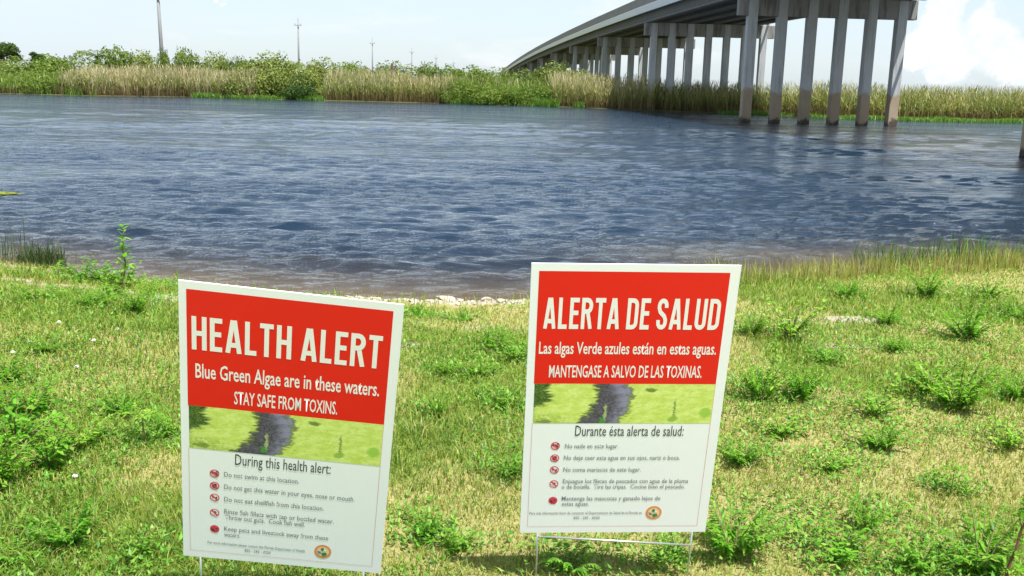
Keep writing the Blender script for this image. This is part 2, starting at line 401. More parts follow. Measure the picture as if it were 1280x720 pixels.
for k in list(KS)[:-1]:
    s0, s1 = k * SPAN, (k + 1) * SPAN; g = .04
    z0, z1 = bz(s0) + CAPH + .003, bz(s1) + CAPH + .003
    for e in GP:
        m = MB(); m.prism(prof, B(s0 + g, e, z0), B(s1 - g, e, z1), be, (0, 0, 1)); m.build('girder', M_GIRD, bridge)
    m = MB(); zt0, zt1 = z0 + GH + .002, z1 + GH + .002
    m.prism([(DE0, 0), (DE1, 0), (DE1, .2), (DE0, .2)], B(s0, 0, zt0), B(s1 - .02, 0, zt1), be, (0, 0, 1)); m.build('deck_slab', M_CONC, bridge)
    for sgn, e in ((-1, DE0), (1, DE1)):
        m = MB()           # pale coping along the slab edge
        m.prism([(sgn * .002, -.24), (sgn * .12, -.24), (sgn * .30, .28), (sgn * .22, .34), (sgn * .002, .30)], B(s0, e, zt0), B(s1 - .02, e, zt1), be, (0, 0, 1))
        m.build('fascia_coping', M_PALE, bridge)
        nb_ = 5
        for j in range(nb_):
            a, b = s0 + (s1 - s0) * j / nb_ + .015, s0 + (s1 - s0) * (j + 1) / nb_ - .015
            za = zt0 + (zt1 - zt0) * j / nb_ + .305; zb = zt0 + (zt1 - zt0) * (j + 1) / nb_ + .305
            m = MB(); m.prism([(-sgn * .14, 0), (-sgn * .45, 0), (-sgn * .45, .1), (-sgn * .26, .35), (-sgn * .2, .9), (sgn * .06, .9), (sgn * .06, .14), (-sgn * .14, .12)], B(a, e, za), B(b, e, zb), be, (0, 0, 1))
            m.build('barrier_section', M_BARR, bridge, bevel=.0)
    m = MB(); m.prism([(DE0 + .5, .204), (DE1 - .5, .204), (DE1 - .5, .26), (DE0 + .5, .26)], B(s0, 0, zt0), B(s1 - .02, 0, zt1), be, (0, 0, 1)); m.build('road_surface', M_ASPH, bridge)
    m = MB(); m.tube([B(s0, E1 + .35, z0 + .25), B(s1, E1 + .35, z1 + .25)], .11, 8); m.build('utility_pipe', M_PIPE, bridge, smooth=True)
    m = MB(); m.box((-.05, -.06, -.06), (.75, .06, .06), Matrix.Translation(B(s0, E1 - .2, z0 + .09))); m.build('pipe_bracket', M_PIPE, bridge)

# ------------------------------------------------------------------ utility poles
M_POLE = pbr('weathered_pole', (0.24, 0.24, 0.24), 0.8, var=.2, scale=3)
pole_data = [(203, 62, 115, 12.6, 'nearest and tallest utility pole rising above the reeds at left', -.045),
             (373.5, 75, 185, 13.1, 'second utility pole, standing above the rounded willow mound', 0),
             (465.6, 80, 252, 12.8, 'third utility pole, above the middle reed bed', 0),
             (514.7, 84, 320, 13.0, 'fourth utility pole, short and faint above the middle reeds', 0),
             (545, 86, 390, 13.3, 'fifth utility pole, very small beyond the green shrubs', 0),
             (567, 88, 460, 13.1, 'farthest and smallest utility pole, left of the bridge end', 0)]
for px, py, Y, h, lab, lean in pole_data:
    p = on_y(px, py, Y)
    r = empty('utility_pole', (p[0], Y, 0.3)); tag(r, lab, 'utility pole', 'utility poles behind the far bank')
    m = MB(); m.tube([(0, 0, 0), (0, 0, h * .5), (0, 0, h - .3)], [.24, .2, .15] if Y < 120 else [.19, .16, .12], 10); m.build('shaft', M_POLE, r, smooth=True)
    zs = [h - 1.6] if Y > 120 else [10.25]
    aw = .55 if Y < 120 else .65
    for z in zs:
        m = MB(); m.box((-aw, -.30, z), (aw, -.20, z + .12)); m.build('crossarm', M_POLE, r)
        for x in (.1 - aw, aw - .1):
            m = MB(); m.tube([(x, -.25, z + .16), (x, -.25, z + .3), (x, -.25, z + .42)], [.03, .07, .03], 6); m.build('insulator', M_POLE, r)
    m = MB(); m.tube([(0, 0, h - .3), (0, 0, h - .1)], [.06, .03], 6); m.build('top_pin', M_POLE, r)
    r.rotation_euler = (0, lean * .5, 0)

# ------------------------------------------------------------------ blades of grass and reed
def blades(P, h, wd, lean, c0, c1, az=None, tipw=0.0, bend=1.0):
    """five-point blades: P (n,3), h, wd (n), lean (n) sideways reach as share of h, colours at base and tip"""
    n = len(P); az = rng.random(n) * 6.283 if az is None else az
    fa = rng.random(n) * 6.283
    sx = np.stack([np.cos(fa), np.sin(fa), 0 * fa], 1) * (wd / 2)[:, None]
    lv = np.stack([np.cos(az), np.sin(az), 0 * az], 1) * (lean * h)[:, None]
    up = np.zeros((n, 3)); up[:, 2] = h
    mid = P + lv * .32 * bend + up * .58
    tip = P + lv + up * (1 - .25 * np.minimum(lean, 1.5))[:, None]
    V = np.stack([P - sx, P + sx, mid - sx * .8, mid + sx * .8, tip - sx * tipw, tip + sx * tipw], 1)
    k = np.arange(n)[:, None] * 6
    if tipw > 0: T = np.concatenate([k + [0, 1, 3], k + [0, 3, 2], k + [2, 3, 5], k + [2, 5, 4]], 0)
    else: T = np.concatenate([k + [0, 1, 3], k + [0, 3, 2], k + [2, 3, 5]], 0)
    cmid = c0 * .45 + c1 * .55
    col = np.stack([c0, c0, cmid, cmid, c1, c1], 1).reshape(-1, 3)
    return V.reshape(-1, 3), T, col
def join(parts):
    Vs, Ts, Cs, k = [], [], [], 0
    for V, T, c in parts: Vs.append(V); Ts.append(T + k); Cs.append(c); k += len(V)
    return np.concatenate(Vs), np.concatenate(Ts), np.concatenate(Cs)
def pal(n, cols, weights):
    """random colours picked from a palette with a little jitter"""
    cols = np.array(cols); wts = np.asarray(weights, float)
    if wts.ndim == 1: idx = rng.choice(len(cols), n, p=wts / wts.sum())
    else:
        cw = np.cumsum(wts / wts.sum(1, keepdims=True), 1); idx = (rng.random(n)[:, None] > cw).sum(1).clip(0, len(cols) - 1)
    return cols[idx] * (0.75 + 0.5 * rng.random((n, 1))) * (0.93 + .14 * rng.random((n, 3)))

LG, YG, ST, DG, BR = (.20, .30, .04), (.35, .37, .085), (.46, .42, .17), (.07, .18, .018), (.24, .17, .07)
# near lawn: density falls with distance from the viewer's side of the bank
n = 400000
d = 2.2 * (11.5 / 2.2) ** rng.random(n)
x = (rng.random(n) * 2 - 1) * (1.6 + d * .72); y = d
ns = near_s(x, y); keep = ns > .10 + .25 * rng.random(n)
keep &= ~((x > -1.5) & (x < .85) & (ns < .08 + .55 * fbm(x, y, .22, 47) + .08 * rng.random(n)))
x, y, ns = x[keep], y[keep], ns[keep]
pt = np.zeros(len(x))
for px, py, rx, ry in ((78, 357, .42, .12), (25, 350, .25, .06), (128, 363, .26, .08), (176, 369, .22, .08), (208, 378, .3, .2), (1062, 407, .22, .09), (60, 368, .2, .05)):
    p = on_z(px, py, .1); pt = np.maximum(pt, 1 - sstep(.6, 1.2, np.hypot((x - p[0]) / rx, (y - p[1]) / ry)))
k = rng.random(len(x)) > pt * .93 * sstep(.2, .42, fbm(x, y, .12, 46)); x, y, ns = x[k], y[k], ns[k]
lu = sstep(.38, .64, fbm(x, y, 1.1, 40)) * .75 + .25 * sstep(.35, .6, fbm(x, y, .3, 44))
leftg = sstep(-.55, -1.6, x / np.maximum(y, 1) * 4) * .45
lu = np.clip(lu + leftg, 0, 1)
lu2 = sstep(.45, .62, fbm(x, y, .55, 48))
h = (.014 + .030 * rng.random(len(x))) * (.65 + .75 * lu) * (1 + .35 * lu2) * (1 + .04 * y)
wd = .0019 + .00062 * y * (.6 + .6 * rng.random(len(x)))
wts = np.stack([.45 + 1.5 * lu, 1.1 + 0 * lu, .50 * (1 - .8 * lu), .08 + .9 * lu * lu2, .08 * (1 - .6 * lu)], 1)
c1 = pal(len(x), [LG, YG, ST, DG, BR], wts)
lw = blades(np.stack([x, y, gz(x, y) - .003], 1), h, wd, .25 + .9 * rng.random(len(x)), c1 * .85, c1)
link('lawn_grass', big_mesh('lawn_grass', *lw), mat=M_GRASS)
tag(bpy.data.objects['lawn_grass'], 'short patchy yellow-green grass covering the near bank', 'grass', kind='stuff')

def scatter_px(n, x0, x1, y0, y1, z=.1):
    px = x0 + (x1 - x0) * rng.random(n); py = y0 + (y1 - y0) * rng.random(n)
    P = np.array([on_z(a, b, z) for a, b in zip(px, py)]); return P
# taller dry and green grass along the right waterline
def grass_band(name, label, n, xr, sr, hr, cols, wts, wdt=.006, lean=.45, zoff=0.0, dens=.6):
    x = xr[0] + (xr[1] - xr[0]) * rng.random(n); s = sr[0] + (sr[1] - sr[0]) * rng.random(n)
    y = np.interp(x, NX, NY) - s
    k = fbm(x, y, .5, 80) > rng.random(n) * dens; x, y = x[k], y[k]; m = len(x)
    h = (hr[0] + (hr[1] - hr[0]) * rng.random(m) ** 1.6) * (.55 + .9 * fbm(x, y, .45, 83))
    c1 = pal(m, cols, wts)
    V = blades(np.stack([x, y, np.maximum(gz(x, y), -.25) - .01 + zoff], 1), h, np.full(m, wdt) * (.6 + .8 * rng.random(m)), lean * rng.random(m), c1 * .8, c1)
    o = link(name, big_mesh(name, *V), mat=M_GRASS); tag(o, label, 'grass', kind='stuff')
grass_band('dry_grass', 'tall straw-coloured grass along the right part of the near waterline', 9000, (1.25, 9), (-.02, .95), (.07, .26), [ST, YG, BR, LG], [.42, .26, .2, .2], .006)
grass_band('marsh_grass', 'dark green grass standing in the shallows at right', 3600, (3.7, 9.5), (-.75, .12), (.12, .36), [DG, LG, (.08, .12, .03), ST], [.6, .35, .3, .08], .008, dens=.9)
grass_band('shore_grass', 'thin green grass and sprouts along the middle waterline', 1100, (-2.2, 1.4), (.05, .42), (.03, .10), [LG, YG, DG], [.5, .4, .2], .005, dens=.9)
grass_band('bank_edge_grass', 'dry grass fringe on the left near bank', 900, (-7, -2.3), (.02, .3), (.04, .10), [YG, ST, LG, BR], [.4, .4, .35, .1], .005, dens=.8)
grass_band('far_side_grass', 'rough grass on the near bank beyond both edges of the view', 5000, (9, 22), (0, 3.5), (.08, .3), [YG, ST, LG], [.4, .3, .5], .012, dens=.8)

# ------------------------------------------------------------------ leafy ground cover (stuff)
def leaf_quads(P, nrm_up, size, col, asp=.45, fold=.25):
    """diamond leaves: each a folded kite of two triangles around its own direction"""
    n = len(P); az = rng.random(n) * 6.283; el = nrm_up
    d = np.stack([np.cos(az) * np.cos(el), np.sin(az) * np.cos(el), np.sin(el)], 1)
    s = np.stack([-np.sin(az), np.cos(az), 0 * az], 1)
    upv = np.cross(d, s) * -1
    L = size[:, None]
    a = P; b = P + d * L; m = P + d * L * .45
    l = m + s * L * asp * .5 + upv * L * fold * .3; r = m - s * L * asp * .5 + upv * L * fold * .3
    V = np.stack([a, l, b, r], 1).reshape(-1, 3); k = np.arange(n)[:, None] * 4
    T = np.concatenate([k + [0, 2, 1], k + [0, 3, 2]], 0)
    return V, T, np.repeat(col, 4, 0)
n = 110000
sp_ = [on_z(px, py, .1) for px, py in ((80, 358), (15, 350), (130, 362), (172, 368))]
d = 2.3 * (10.0 / 2.3) ** rng.random(n); x = (rng.random(n) * 2 - 1) * (1.3 + d * .66); y = d
q = fbm(x, y, .7, 90, 4) + .16 * sstep(-.5, -1.7, x / y * 4) + .06 * sstep(.9, 1.8, x / y * 4)
near_sand = np.min([np.hypot((x - p[0]) / .5, (y - p[1]) / .17) for p in sp_], 0) < 1
k = ~near_sand & (q > .53 + .13 * rng.random(n)) & (near_s(x, y) > .3); x, y = x[k], y[k]
P = np.stack([x, y, gz(x, y) + .006 + .055 * rng.random(len(x)) * rng.random(len(x))], 1)
cl = pal(len(x), [(.13, .31, .03), (.09, .23, .02), (.20, .36, .05), (.06, .14, .02)], [.4, .3, .3, .15])
lv = leaf_quads(P, .1 + .7 * rng.random(len(x)), (.012 + .012 * rng.random(len(x))) * (1 + .08 * y), cl)
o = link('clover_patches', big_mesh('clover_patches', *lv), mat=M_GRASS); tag(o, 'low leafy weeds spreading in patches through the short grass', 'ground cover', kind='stuff')

# ------------------------------------------------------------------ weeds
def weed_mesh(kind, seed):
    g = np.random.default_rng(seed); st = MB(); P = []; S_ = []; E = []; Cc = []; extra = []
    bright = [(.11, .34, .02), (.17, .40, .035), (.08, .25, .015), (.24, .42, .06)]
    def leaf(p, az, el, L, asp, c):
        d = np.array([math.cos(az) * math.cos(el), math.sin(az) * math.cos(el), math.sin(el)])
        s = np.array([-math.sin(az), math.cos(az), 0]); u = np.cross(d, s) * -1; p = np.array(p)
        # leaf with a fold along its midrib, drooping tip
        pts = [p, p + d * L * .3 + s * L * asp * .42 - u * L * .03, p + d * L * .66 + s * L * asp * .34, p + d * L * .97 - np.array([0, 0, L * .14]),
               p + d * L * .66 - s * L * asp * .34, p + d * L * .3 - s * L * asp * .42 - u * L * .03, p + d * L * .5 - u * L * .06 * 0 - np.array([0, 0, L * .05])]
        k = len(P); P.extend(pts); S_.extend([(k, k + 1, k + 6), (k + 1, k + 2, k + 6), (k + 2, k + 3, k + 6), (k + 3, k + 4, k + 6), (k + 4, k + 5, k + 6), (k + 5, k, k + 6)])
        cj = np.array(c) * (0.8 + .45 * g.random()); Cc.extend([cj] * 7)
    def stem(p0, az, spread, h, nseg=6):
        pts = []
        for i in range(nseg + 1):
            f = i / nseg
            pts.append(np.array(p0) + np.array([math.cos(az) * spread * f ** 1.4, math.sin(az) * spread * f ** 1.4, h * f * (1 - .12 * f)]))
        return pts
    if kind == 'ferny':
        for i in range(15):
            az = i * 2.4 + g.random(); sp = .2 + .75 * g.random(); h = .45 + .6 * g.random() * (1.1 - sp * .4)
            pts = stem((0.04 * math.cos(az), .04 * math.sin(az), 0), az, sp * .75, h)
            st.tube(pts, [.010, .009, .008, .007, .006, .004, .003], 4)
            for j in range(19):
                f = .18 + .82 * j / 18; q = f * 6; a = min(int(q), 5); p = pts[a] + (pts[a + 1] - pts[a]) * (q - a)
                for sg in (-1, 1):
                    leaf(p, az + sg * (1.0 - .4 * f) + g.normal() * .25, .25 + g.normal() * .3, (.17 - .09 * f) * (.7 + .6 * g.random()), .30, bright[g.integers(4)])
    elif kind == 'broad':
        for i in range(15):
            az = i * 2.4 + g.random(); sp = .15 + .6 * g.random(); h = .3 + .65 * g.random()
            pts = stem((0.03 * math.cos(az), .03 * math.sin(az), 0), az, sp, h)
            st.tube(pts, [.012, .011, .010, .009, .007, .005, .004], 4)
            for j in range(13):
                f = .2 + .8 * j / 12; q = f * 6; a = min(int(q), 5); p = pts[a] + (pts[a + 1] - pts[a]) * (q - a)
                leaf(p, az + j * 2.4, .15 + g.normal() * .35, (.09 + .07 * g.random()), .56, bright[g.integers(4)])
    elif kind == 'tall':
        n_ = 1
        pts = [np.array([.02 * math.sin(i * 1.3), .02 * math.cos(i), i / 9]) for i in range(10)]
        st.tube(pts, [.016 - .0012 * i for i in range(10)], 5)
        for j in range(34):
            f = .25 + .75 * j / 33; q = f * 9; a = min(int(q), 8); p = pts[a] + (pts[a + 1] - pts[a]) * (q - a)
            leaf(p, j * 2.4 + g.normal() * .3, .35 + g.normal() * .3, (.22 - .10 * f) * (.8 + .4 * g.random()), .42, bright[g.integers(4)])
    elif kind == 'stalk':        # leaning woody stalk with few leaves near its top
        pts = [np.array([.16 * (i / 9) ** 1.2 + .008 * math.sin(i * 1.9), .01 * math.cos(i * 2.3), i / 9]) for i in range(10)]
        st.tube(pts, [.021 - .0014 * i for i in range(10)], 6)
        for j in range(9):
            f = .2 + .08 * j; q = f * 9; a = min(int(q), 8); p = pts[a] + (pts[a + 1] - pts[a]) * (q - a); az = j * 2.4
            e_ = p + np.array([math.cos(az) * .09, math.sin(az) * .09, .07]); st.tube([p, e_], [.006, .003], 4)
            for u_ in range(3 if f < .7 else 6): leaf(e_, az + u_ * 1.3, .4 + g.normal() * .3, .07 + .06 * g.random(), .4, bright[g.integers(4)])
        for j in range(22): leaf(pts[9] - np.array([0, 0, .16 * g.random()]), j * 2.4, .35 + g.normal() * .4, .12 + .08 * g.random(), .42, bright[g.integers(4)])
    elif kind == 'sapling':      # bare stem below, a flat head of leaves on top
        pts = [np.array([.03 * i / 6, 0, i / 7]) for i in range(7)]
        st.tube(pts, [.020 - .001 * i for i in range(7)], 5)
        for i in range(9):
            az = i * .75; pb = pts[-1] + np.array([0, 0, -.18 * g.random()])
            q = [pb, pb + np.array([math.cos(az) * .22, math.sin(az) * .22, .07]), pb + np.array([math.cos(az) * .45, math.sin(az) * .45, .10 * g.random()])]
            st.tube(q, [.008, .006, .004], 4)
            for j in range(10):
                f = (j + 1) / 10; p = q[0] + (q[2] - q[0]) * f + np.array([0, 0, .04 * math.sin(f * 3)])
                leaf(p, az + (1 if j % 2 else -1) * (.9 - .3 * f), .1 + g.normal() * .25, .15 * (.8 + .5 * g.random()), .42, bright[g.integers(4)])
    elif kind == 'frond':        # star of long arching fronds with lobed edges
        for i in range(11):
            az = i * .571 + g.random() * .3; sp = .55 + .25 * g.random(); h = .35 + .3 * g.random()
            pts = [np.array([math.cos(az) * sp * f, math.sin(az) * sp * f, h * math.sin(min(1, f) * 2.1)]) for f in np.linspace(0, 1, 8)]
            st.tube(pts, [.010] * 3 + [.007] * 3 + [.004] * 2, 4)
            for j in range(15):
                f = .15 + .85 * j / 14; q = f * 7; a = min(int(q), 6); p = pts[a] + (pts[a + 1] - pts[a]) * (q - a)
                for sg in (-1, 1): leaf(p, az + sg * (1.05 - .5 * f), .05 + g.normal() * .15, (.17 - .09 * f), .5, bright[g.integers(4)])
    sm = pyd(kind + '_stem', st.V, st.F)
    lm = bpy.data.meshes.new(kind + '_leaves')
    return sm, big_mesh(kind + '_leaves', np.array(P), np.array(S_), np.array(Cc))
weed_lib = {}
for kd in ('ferny', 'broad', 'tall', 'sapling', 'frond', 'stalk'):
    weed_lib[kd] = []
    for v in range(3):
        a, b = weed_mesh(kd, 100 + v * 7 + len(kd)); a.materials.append(M_RSTEM if kd == 'stalk' else M_STEM); b.materials.append(M_LEAF)
        weed_lib[kd].append((a, b))
def weed(px, py, h, kd, label, wide=1.0, group='weeds growing on the near bank', zb=None):
    p = on_z(px, py, .12)
    for _ in range(3): p = on_z(px, py, float(gz(p[0], p[1])))
    r = empty('weed_plant', (p[0], p[1], float(gz(p[0], p[1])) - .004), -.35 if kd == 'stalk' else random.random() * 6.28)
    r.scale = (h * wide, h * wide, h)
    tag(r, label, 'weed', group)
    a, b = weed_lib[kd][random.randrange(3)]
    link('stem', a, r); link('leaves', b, r)
    return r
W = [
 (20, 560, .30, 'broad', 'big bright green leafy weed at the left edge, below the white flowers', 1.0),
 (-8, 615, .28, 'ferny', 'dark-based weed cut by the left edge, lower of the two big ones', 1.0),
 (62, 590, .24, 'broad', 'leafy weed just right of the big weed at the left edge', 1.1),
 (38, 520, .22, 'ferny', 'feathery weed behind the big leafy weed at the left edge', 1.2),
 (100, 560, .15, 'ferny', 'low spreading weed between the left-edge clump and the thin sapling', 1.5),
 (10, 480, .18, 'ferny', 'small feathery weed at the left edge above the big leafy clump', 1.3),
 (88, 682, .19, 'ferny', 'rounded bright weed near the bottom left corner', 1.1),
 (172, 702, .13, 'broad', 'small dark weed at the bottom, close to the left side of the English sign', .9),
 (181, 560, .20, 'sapling', 'thin brown-stemmed sapling with a flat leafy top left of the English sign', .9),
 (150, 520, .13, 'ferny', 'low feathery weed behind the thin sapling', 1.5),
 (212, 545, .12, 'broad', 'leafy weed half hidden by the left edge of the English sign', 1.2),
 (140, 372, .17, 'broad', 'wide leafy weed below the creeping plants on the left water edge', 1.3),
 (185, 368, .15, 'ferny', 'feathery weed between the tall slender weed and the English sign corner', 1.3),
 (45, 375, .12, 'ferny', 'low feathery weed below the sandy patch near the left edge', 1.7),
 (1235, 372, .20, 'broad', 'leafy weed in the dry grass near the right edge', 1.2),
 (1060, 372, .18, 'ferny', 'feathery weed in the dry grass above the bare sandy spot', 1.1),
 (15, 705, .12, 'frond', 'small green rosette in the bottom left corner', 1.2),
 (60, 440, .10, 'ferny', 'low weed among the white flowers', 2.0),
 (118, 384, .14, 'ferny', 'feathery weed just below the sandy patch on the left bank', 1.6),
 (157, 362, .52, 'tall', 'tallest slender weed, sticking up against the water left of the English sign', .95),
 (155, 358, .24, 'broad', 'leafy base clump round the tall slender weed', 1.3),
 (168, 392, .22, 'ferny', 'bushy weed in front of the tall slender weed', 1.0),
 (103, 348, .19, 'broad', 'first creeping leafy plant from the left on the water edge', 1.6),
 (130, 352, .19, 'broad', 'second creeping leafy plant from the left on the water edge', 1.5),
 (84, 343, .09, 'broad', 'creeping plant beside the dark rush clump', 1.5),
 (208, 357, .10, 'broad', 'small plant on the water edge left of the English sign corner', 1.4),
 (222, 352, .12, 'tall', 'upright sprout just above the top left corner of the English sign', 1.0),
 (318, 366, .09, 'tall', 'tiny sprout above the top edge of the English sign', 1.3),
 (345, 370, .07, 'broad', 'tiny low sprout above the middle of the English sign', 1.2),
 (424, 376, .07, 'broad', 'tiny sprout above the right half of the English sign', 1.2),
 (521, 395, .14, 'ferny', 'small upright weed near the stones right of the English sign', .8),
 (577, 400, .12, 'ferny', 'small yellow-green weed between the signs near the waterline', .8),
 (622, 436, .16, 'ferny', 'green weed between the signs, close to the top of the Spanish sign', 1.4),
 (645, 452, .16, 'broad', 'dark leafy weed touching the left edge of the Spanish sign', 1.3),
 (600, 470, .10, 'ferny', 'low weed patch midway between the signs', 1.6),
 (560, 470, .11, 'ferny', 'pale low weed right of the English sign title', 1.1),
 (548, 522, .16, 'ferny', 'narrow upright weed alone in the gap between the signs', .55),
 (625, 512, .10, 'broad', 'low leafy weed left of the Spanish sign photograph', 1.3),
 (640, 600, .14, 'broad', 'leafy weed beside the lower left edge of the Spanish sign', .9),
 (532, 672, .10, 'ferny', 'low weed right of the bottom corner of the English sign', 1.3),
 (568, 690, .11, 'broad', 'small weed at the bottom between the two signs', 1.1),
 (712, 716, .155, 'frond', 'bright fern-like rosette between the wire legs of the Spanish sign', 1.0),
 (822, 706, .08, 'broad', 'small dark weed near the right wire leg of the Spanish sign', 1.1),
 (915, 695, .23, 'ferny', 'full bushy weed at the lower right corner of the Spanish sign', 1.15),
 (952, 500, .26, 'ferny', 'tall feathery weed right of the Spanish sign', .9),
 (965, 490, .42, 'tall', 'thin dark-stemmed weed rising right of the Spanish sign title', .45),
 (1000, 500, .24, 'ferny', 'feathery weed right of the thin dark-stemmed weed', .9),
 (988, 425, .30, 'broad', 'leafy bush near the bare sandy spot at right', .9),
 (940, 420, .20, 'ferny', 'pale weed beside the right edge of the Spanish sign title', .9),
 (1108, 408, .20, 'ferny', 'rounded weed right of the bare sandy spot', .9),
 (1158, 372, .30, 'ferny', 'bushy green weed in the dry grass by the right waterline', .9),
 (1208, 425, .28, 'ferny', 'wide weed with a dark shadowed base at upper right', 1.2),
 (1268, 400, .16, 'broad', 'small weed by the right edge above the wide weed', 1.1),
 (1160, 490, .24, 'broad', 'leafy weed left in the pair of big clumps at right', 1.2),
 (1195, 512, .28, 'ferny', 'largest feathery clump in the right half of the bank', 1.2),
 (1092, 520, .16, 'broad', 'low dark weed left of the big feathery clump', 1.3),
 (1100, 560, .13, 'ferny', 'small weed below the low dark weed at right', 1.6),
 (1188, 622, .17, 'sapling', 'small bare-stemmed seedling in the open grass at right', .6),
 (1080, 665, .18, 'ferny', 'bright feathery weed near the bottom, right of the bushy one', .8),
 (1050, 700, .13, 'broad', 'dark low weed at the bottom right of the bushy one', 1.5),
 (1225, 715, .20, 'ferny', 'wide weed in the bottom right corner', 1.4),
 (1150, 712, .12, 'ferny', 'low weed at the bottom edge left of the corner weed', 1.6),
 (1253, 738, .34, 'stalk', 'tall reddish-stemmed weed at the right edge, cut by the bottom of the picture', 1.0),
 (1260, 560, .16, 'broad', 'leafy weed at the right edge halfway down the bank', 1.2),
 (1040, 590, .10, 'broad', 'low green tuft in the middle of the right-hand grass', 1.6),
 (1270, 500, .17, 'ferny', 'pale weed at the right edge beside the largest clump', 1.0),
 (1120, 440, .13, 'ferny', 'yellow-green weed just below the rounded weed at right', 1.4),
 (1030, 455, .13, 'broad', 'low weed in front of the bare sandy spot', 1.4),
 (925, 580, .13, 'ferny', 'weed by the lower right edge of the Spanish sign photograph', 1.4),
 (975, 545, .12, 'broad', 'short leafy weed at the foot of the tall feathery pair', 1.6),
]
for a in W: weed(a[0], a[1], a[2] * (1.22 if a[3] in ('ferny', 'broad') else 1.0), a[3], a[4], wide=a[5])

# seedlings and low leaves crowding round the weeds
Pw = []
for a in W:
    p = on_z(a[0], a[1], .12); m_ = 420; R_ = a[2] * a[5] * .75
    q = np.array(p)[None, :2] + rng.normal(size=(m_, 2)) * R_; Pw.append(q)
Pw = np.concatenate(Pw); k = (near_s(Pw[:, 0], Pw[:, 1]) > .05) & (fbm(Pw[:, 0], Pw[:, 1], .12, 95) > .42); k &= np.min([np.hypot((Pw[:, 0] - p[0]) / .6, (Pw[:, 1] - p[1]) / .2) for p in sp_], 0) > 1; Pw = Pw[k]; n = len(Pw)
P = np.stack([Pw[:, 0], Pw[:, 1], gz(Pw[:, 0], Pw[:, 1]) + .005 + .07 * rng.random(n) * rng.random(n)], 1)
cl = pal(n, [(.14, .34, .03), (.09, .25, .02), (.22, .38, .06), (.06, .15, .02)], [.4, .3, .3, .15])
lv = leaf_quads(P, .1 + .8 * rng.random(n), (.012 + .014 * rng.random(n)) * (1 + .08 * P[:, 1]), cl)
o = link('weed_seedlings', big_mesh('weed_seedlings', *lv), mat=M_GRASS); tag(o, 'young leafy seedlings crowding round the bigger weeds', 'ground cover', kind='stuff')

# rushes in the left shallows: each clump a thing
M_RUSH = M_GRASS
def rush(px, py, h, n, rad, label, cols, lean=.25, wdt=.009):
    p = on_z(px, py, 0.0); g = rng
    a = g.random(n) * 6.283; rr = rad * np.sqrt(g.random(n))
    P = np.stack([rr * np.cos(a), rr * np.sin(a), -.12 + 0 * a], 1)
    c1 = pal(n, cols, [1] * len(cols))
    V = blades(P, (h + .12) * (.45 + .55 * g.random(n)), np.full(n, wdt), lean * g.random(n), c1 * .8, c1, tipw=.25)
    o = link('rush_clump', big_mesh('rush_clump', *V), mat=M_RUSH); o.location = (p[0], p[1], 0)
    tag(o, label, 'rushes', 'rushes at the left water edge')
RG = [(.035, .08, .02), (.06, .12, .03), (.14, .14, .07)]
rush(52, 329, .24, 420, .20, 'dense dark green rush clump on the left water edge', RG, .5)
rush(25, 326, .15, 160, .3, 'low brownish rush clump left of the dense dark one', RG + [(.25, .18, .08)], .5)
rush(12, 318, .42, 16, .22, 'tallest thin rushes standing in the water at the left edge', RG, .12, .006)
rush(35, 314, .26, 14, .2, 'thin rushes standing in the water behind the dense dark clump', RG, .15, .006)
rush(86, 330, .16, 14, .22, 'few thin rushes in the water right of the dense dark clump', RG, .15, .006)
rush(-25, 322, .30, 60, .35, 'rush clump just outside the left edge', RG, .3)
rush(640, 378, .10, 50, .25, 'sparse brown rush stalks at the waterline left of the Spanish sign', [(.2, .15, .08), (.3, .25, .12)], .3, .004)
rush(1227, 335, .42, 46, .09, 'tall green rush tuft standing out of the marsh grass at right', [(.07, .2, .03), (.10, .24, .04)], .3, .008)

# white flower heads on the left grass
M_PETAL = pbr('white_petals', (0.82, 0.80, 0.78), .7); M_FST = pbr('flower_stalk', (.12, .22, .04), .7)
fl = [(37, 428, 'between two others low on the left grass'), (16, 442, 'nearest the left edge of the grass'), (96, 460, 'lowest of the upper cluster on the left grass'), (74, 404, 'highest on the left grass'),
      (147, 413, 'rightmost, left of the English sign'), (117, 427, 'between the highest and rightmost ones'), (94, 597, 'alone on the right side of the big leafy weed')]
fpet = MB()
for i in range(16):
    for tier, (rr, zz_, sz) in enumerate(((.010, .0, .008), (.006, .006, .007))):
        a = i * .3927 + tier * .2
        fpet.tube([(rr * .3 * math.cos(a), rr * .3 * math.sin(a), zz_), (rr * math.cos(a), rr * math.sin(a), zz_ + .006), (rr * 1.25 * math.cos(a), rr * 1.25 * math.sin(a), zz_ + .011)], [.0015, .003, .001], 4)
fpet.tube([(0, 0, .004), (0, 0, .013), (0, 0, .017)], [.006, .006, .002], 6)
pme = pyd('flower_head', fpet.V, fpet.F); pme.materials.append(M_PETAL)
fst = MB(); fst.tube([(0, 0, -.05), (.003, 0, 0)], .0012, 4); sme = pyd('flower_stalk', fst.V, fst.F); sme.materials.append(M_FST)
for px, py, wh in fl:
    p = on_z(px, py, .17)
    r = empty('white_flower', (p[0], p[1], .17)); tag(r, 'small white flower head, the one ' + wh, 'flower', 'white flowers in the left grass')
    s_ = .55 + p[1] * .07; r.scale = (s_,) * 3
    link('flower_head', pme, r); o = link('stalk', sme, r)

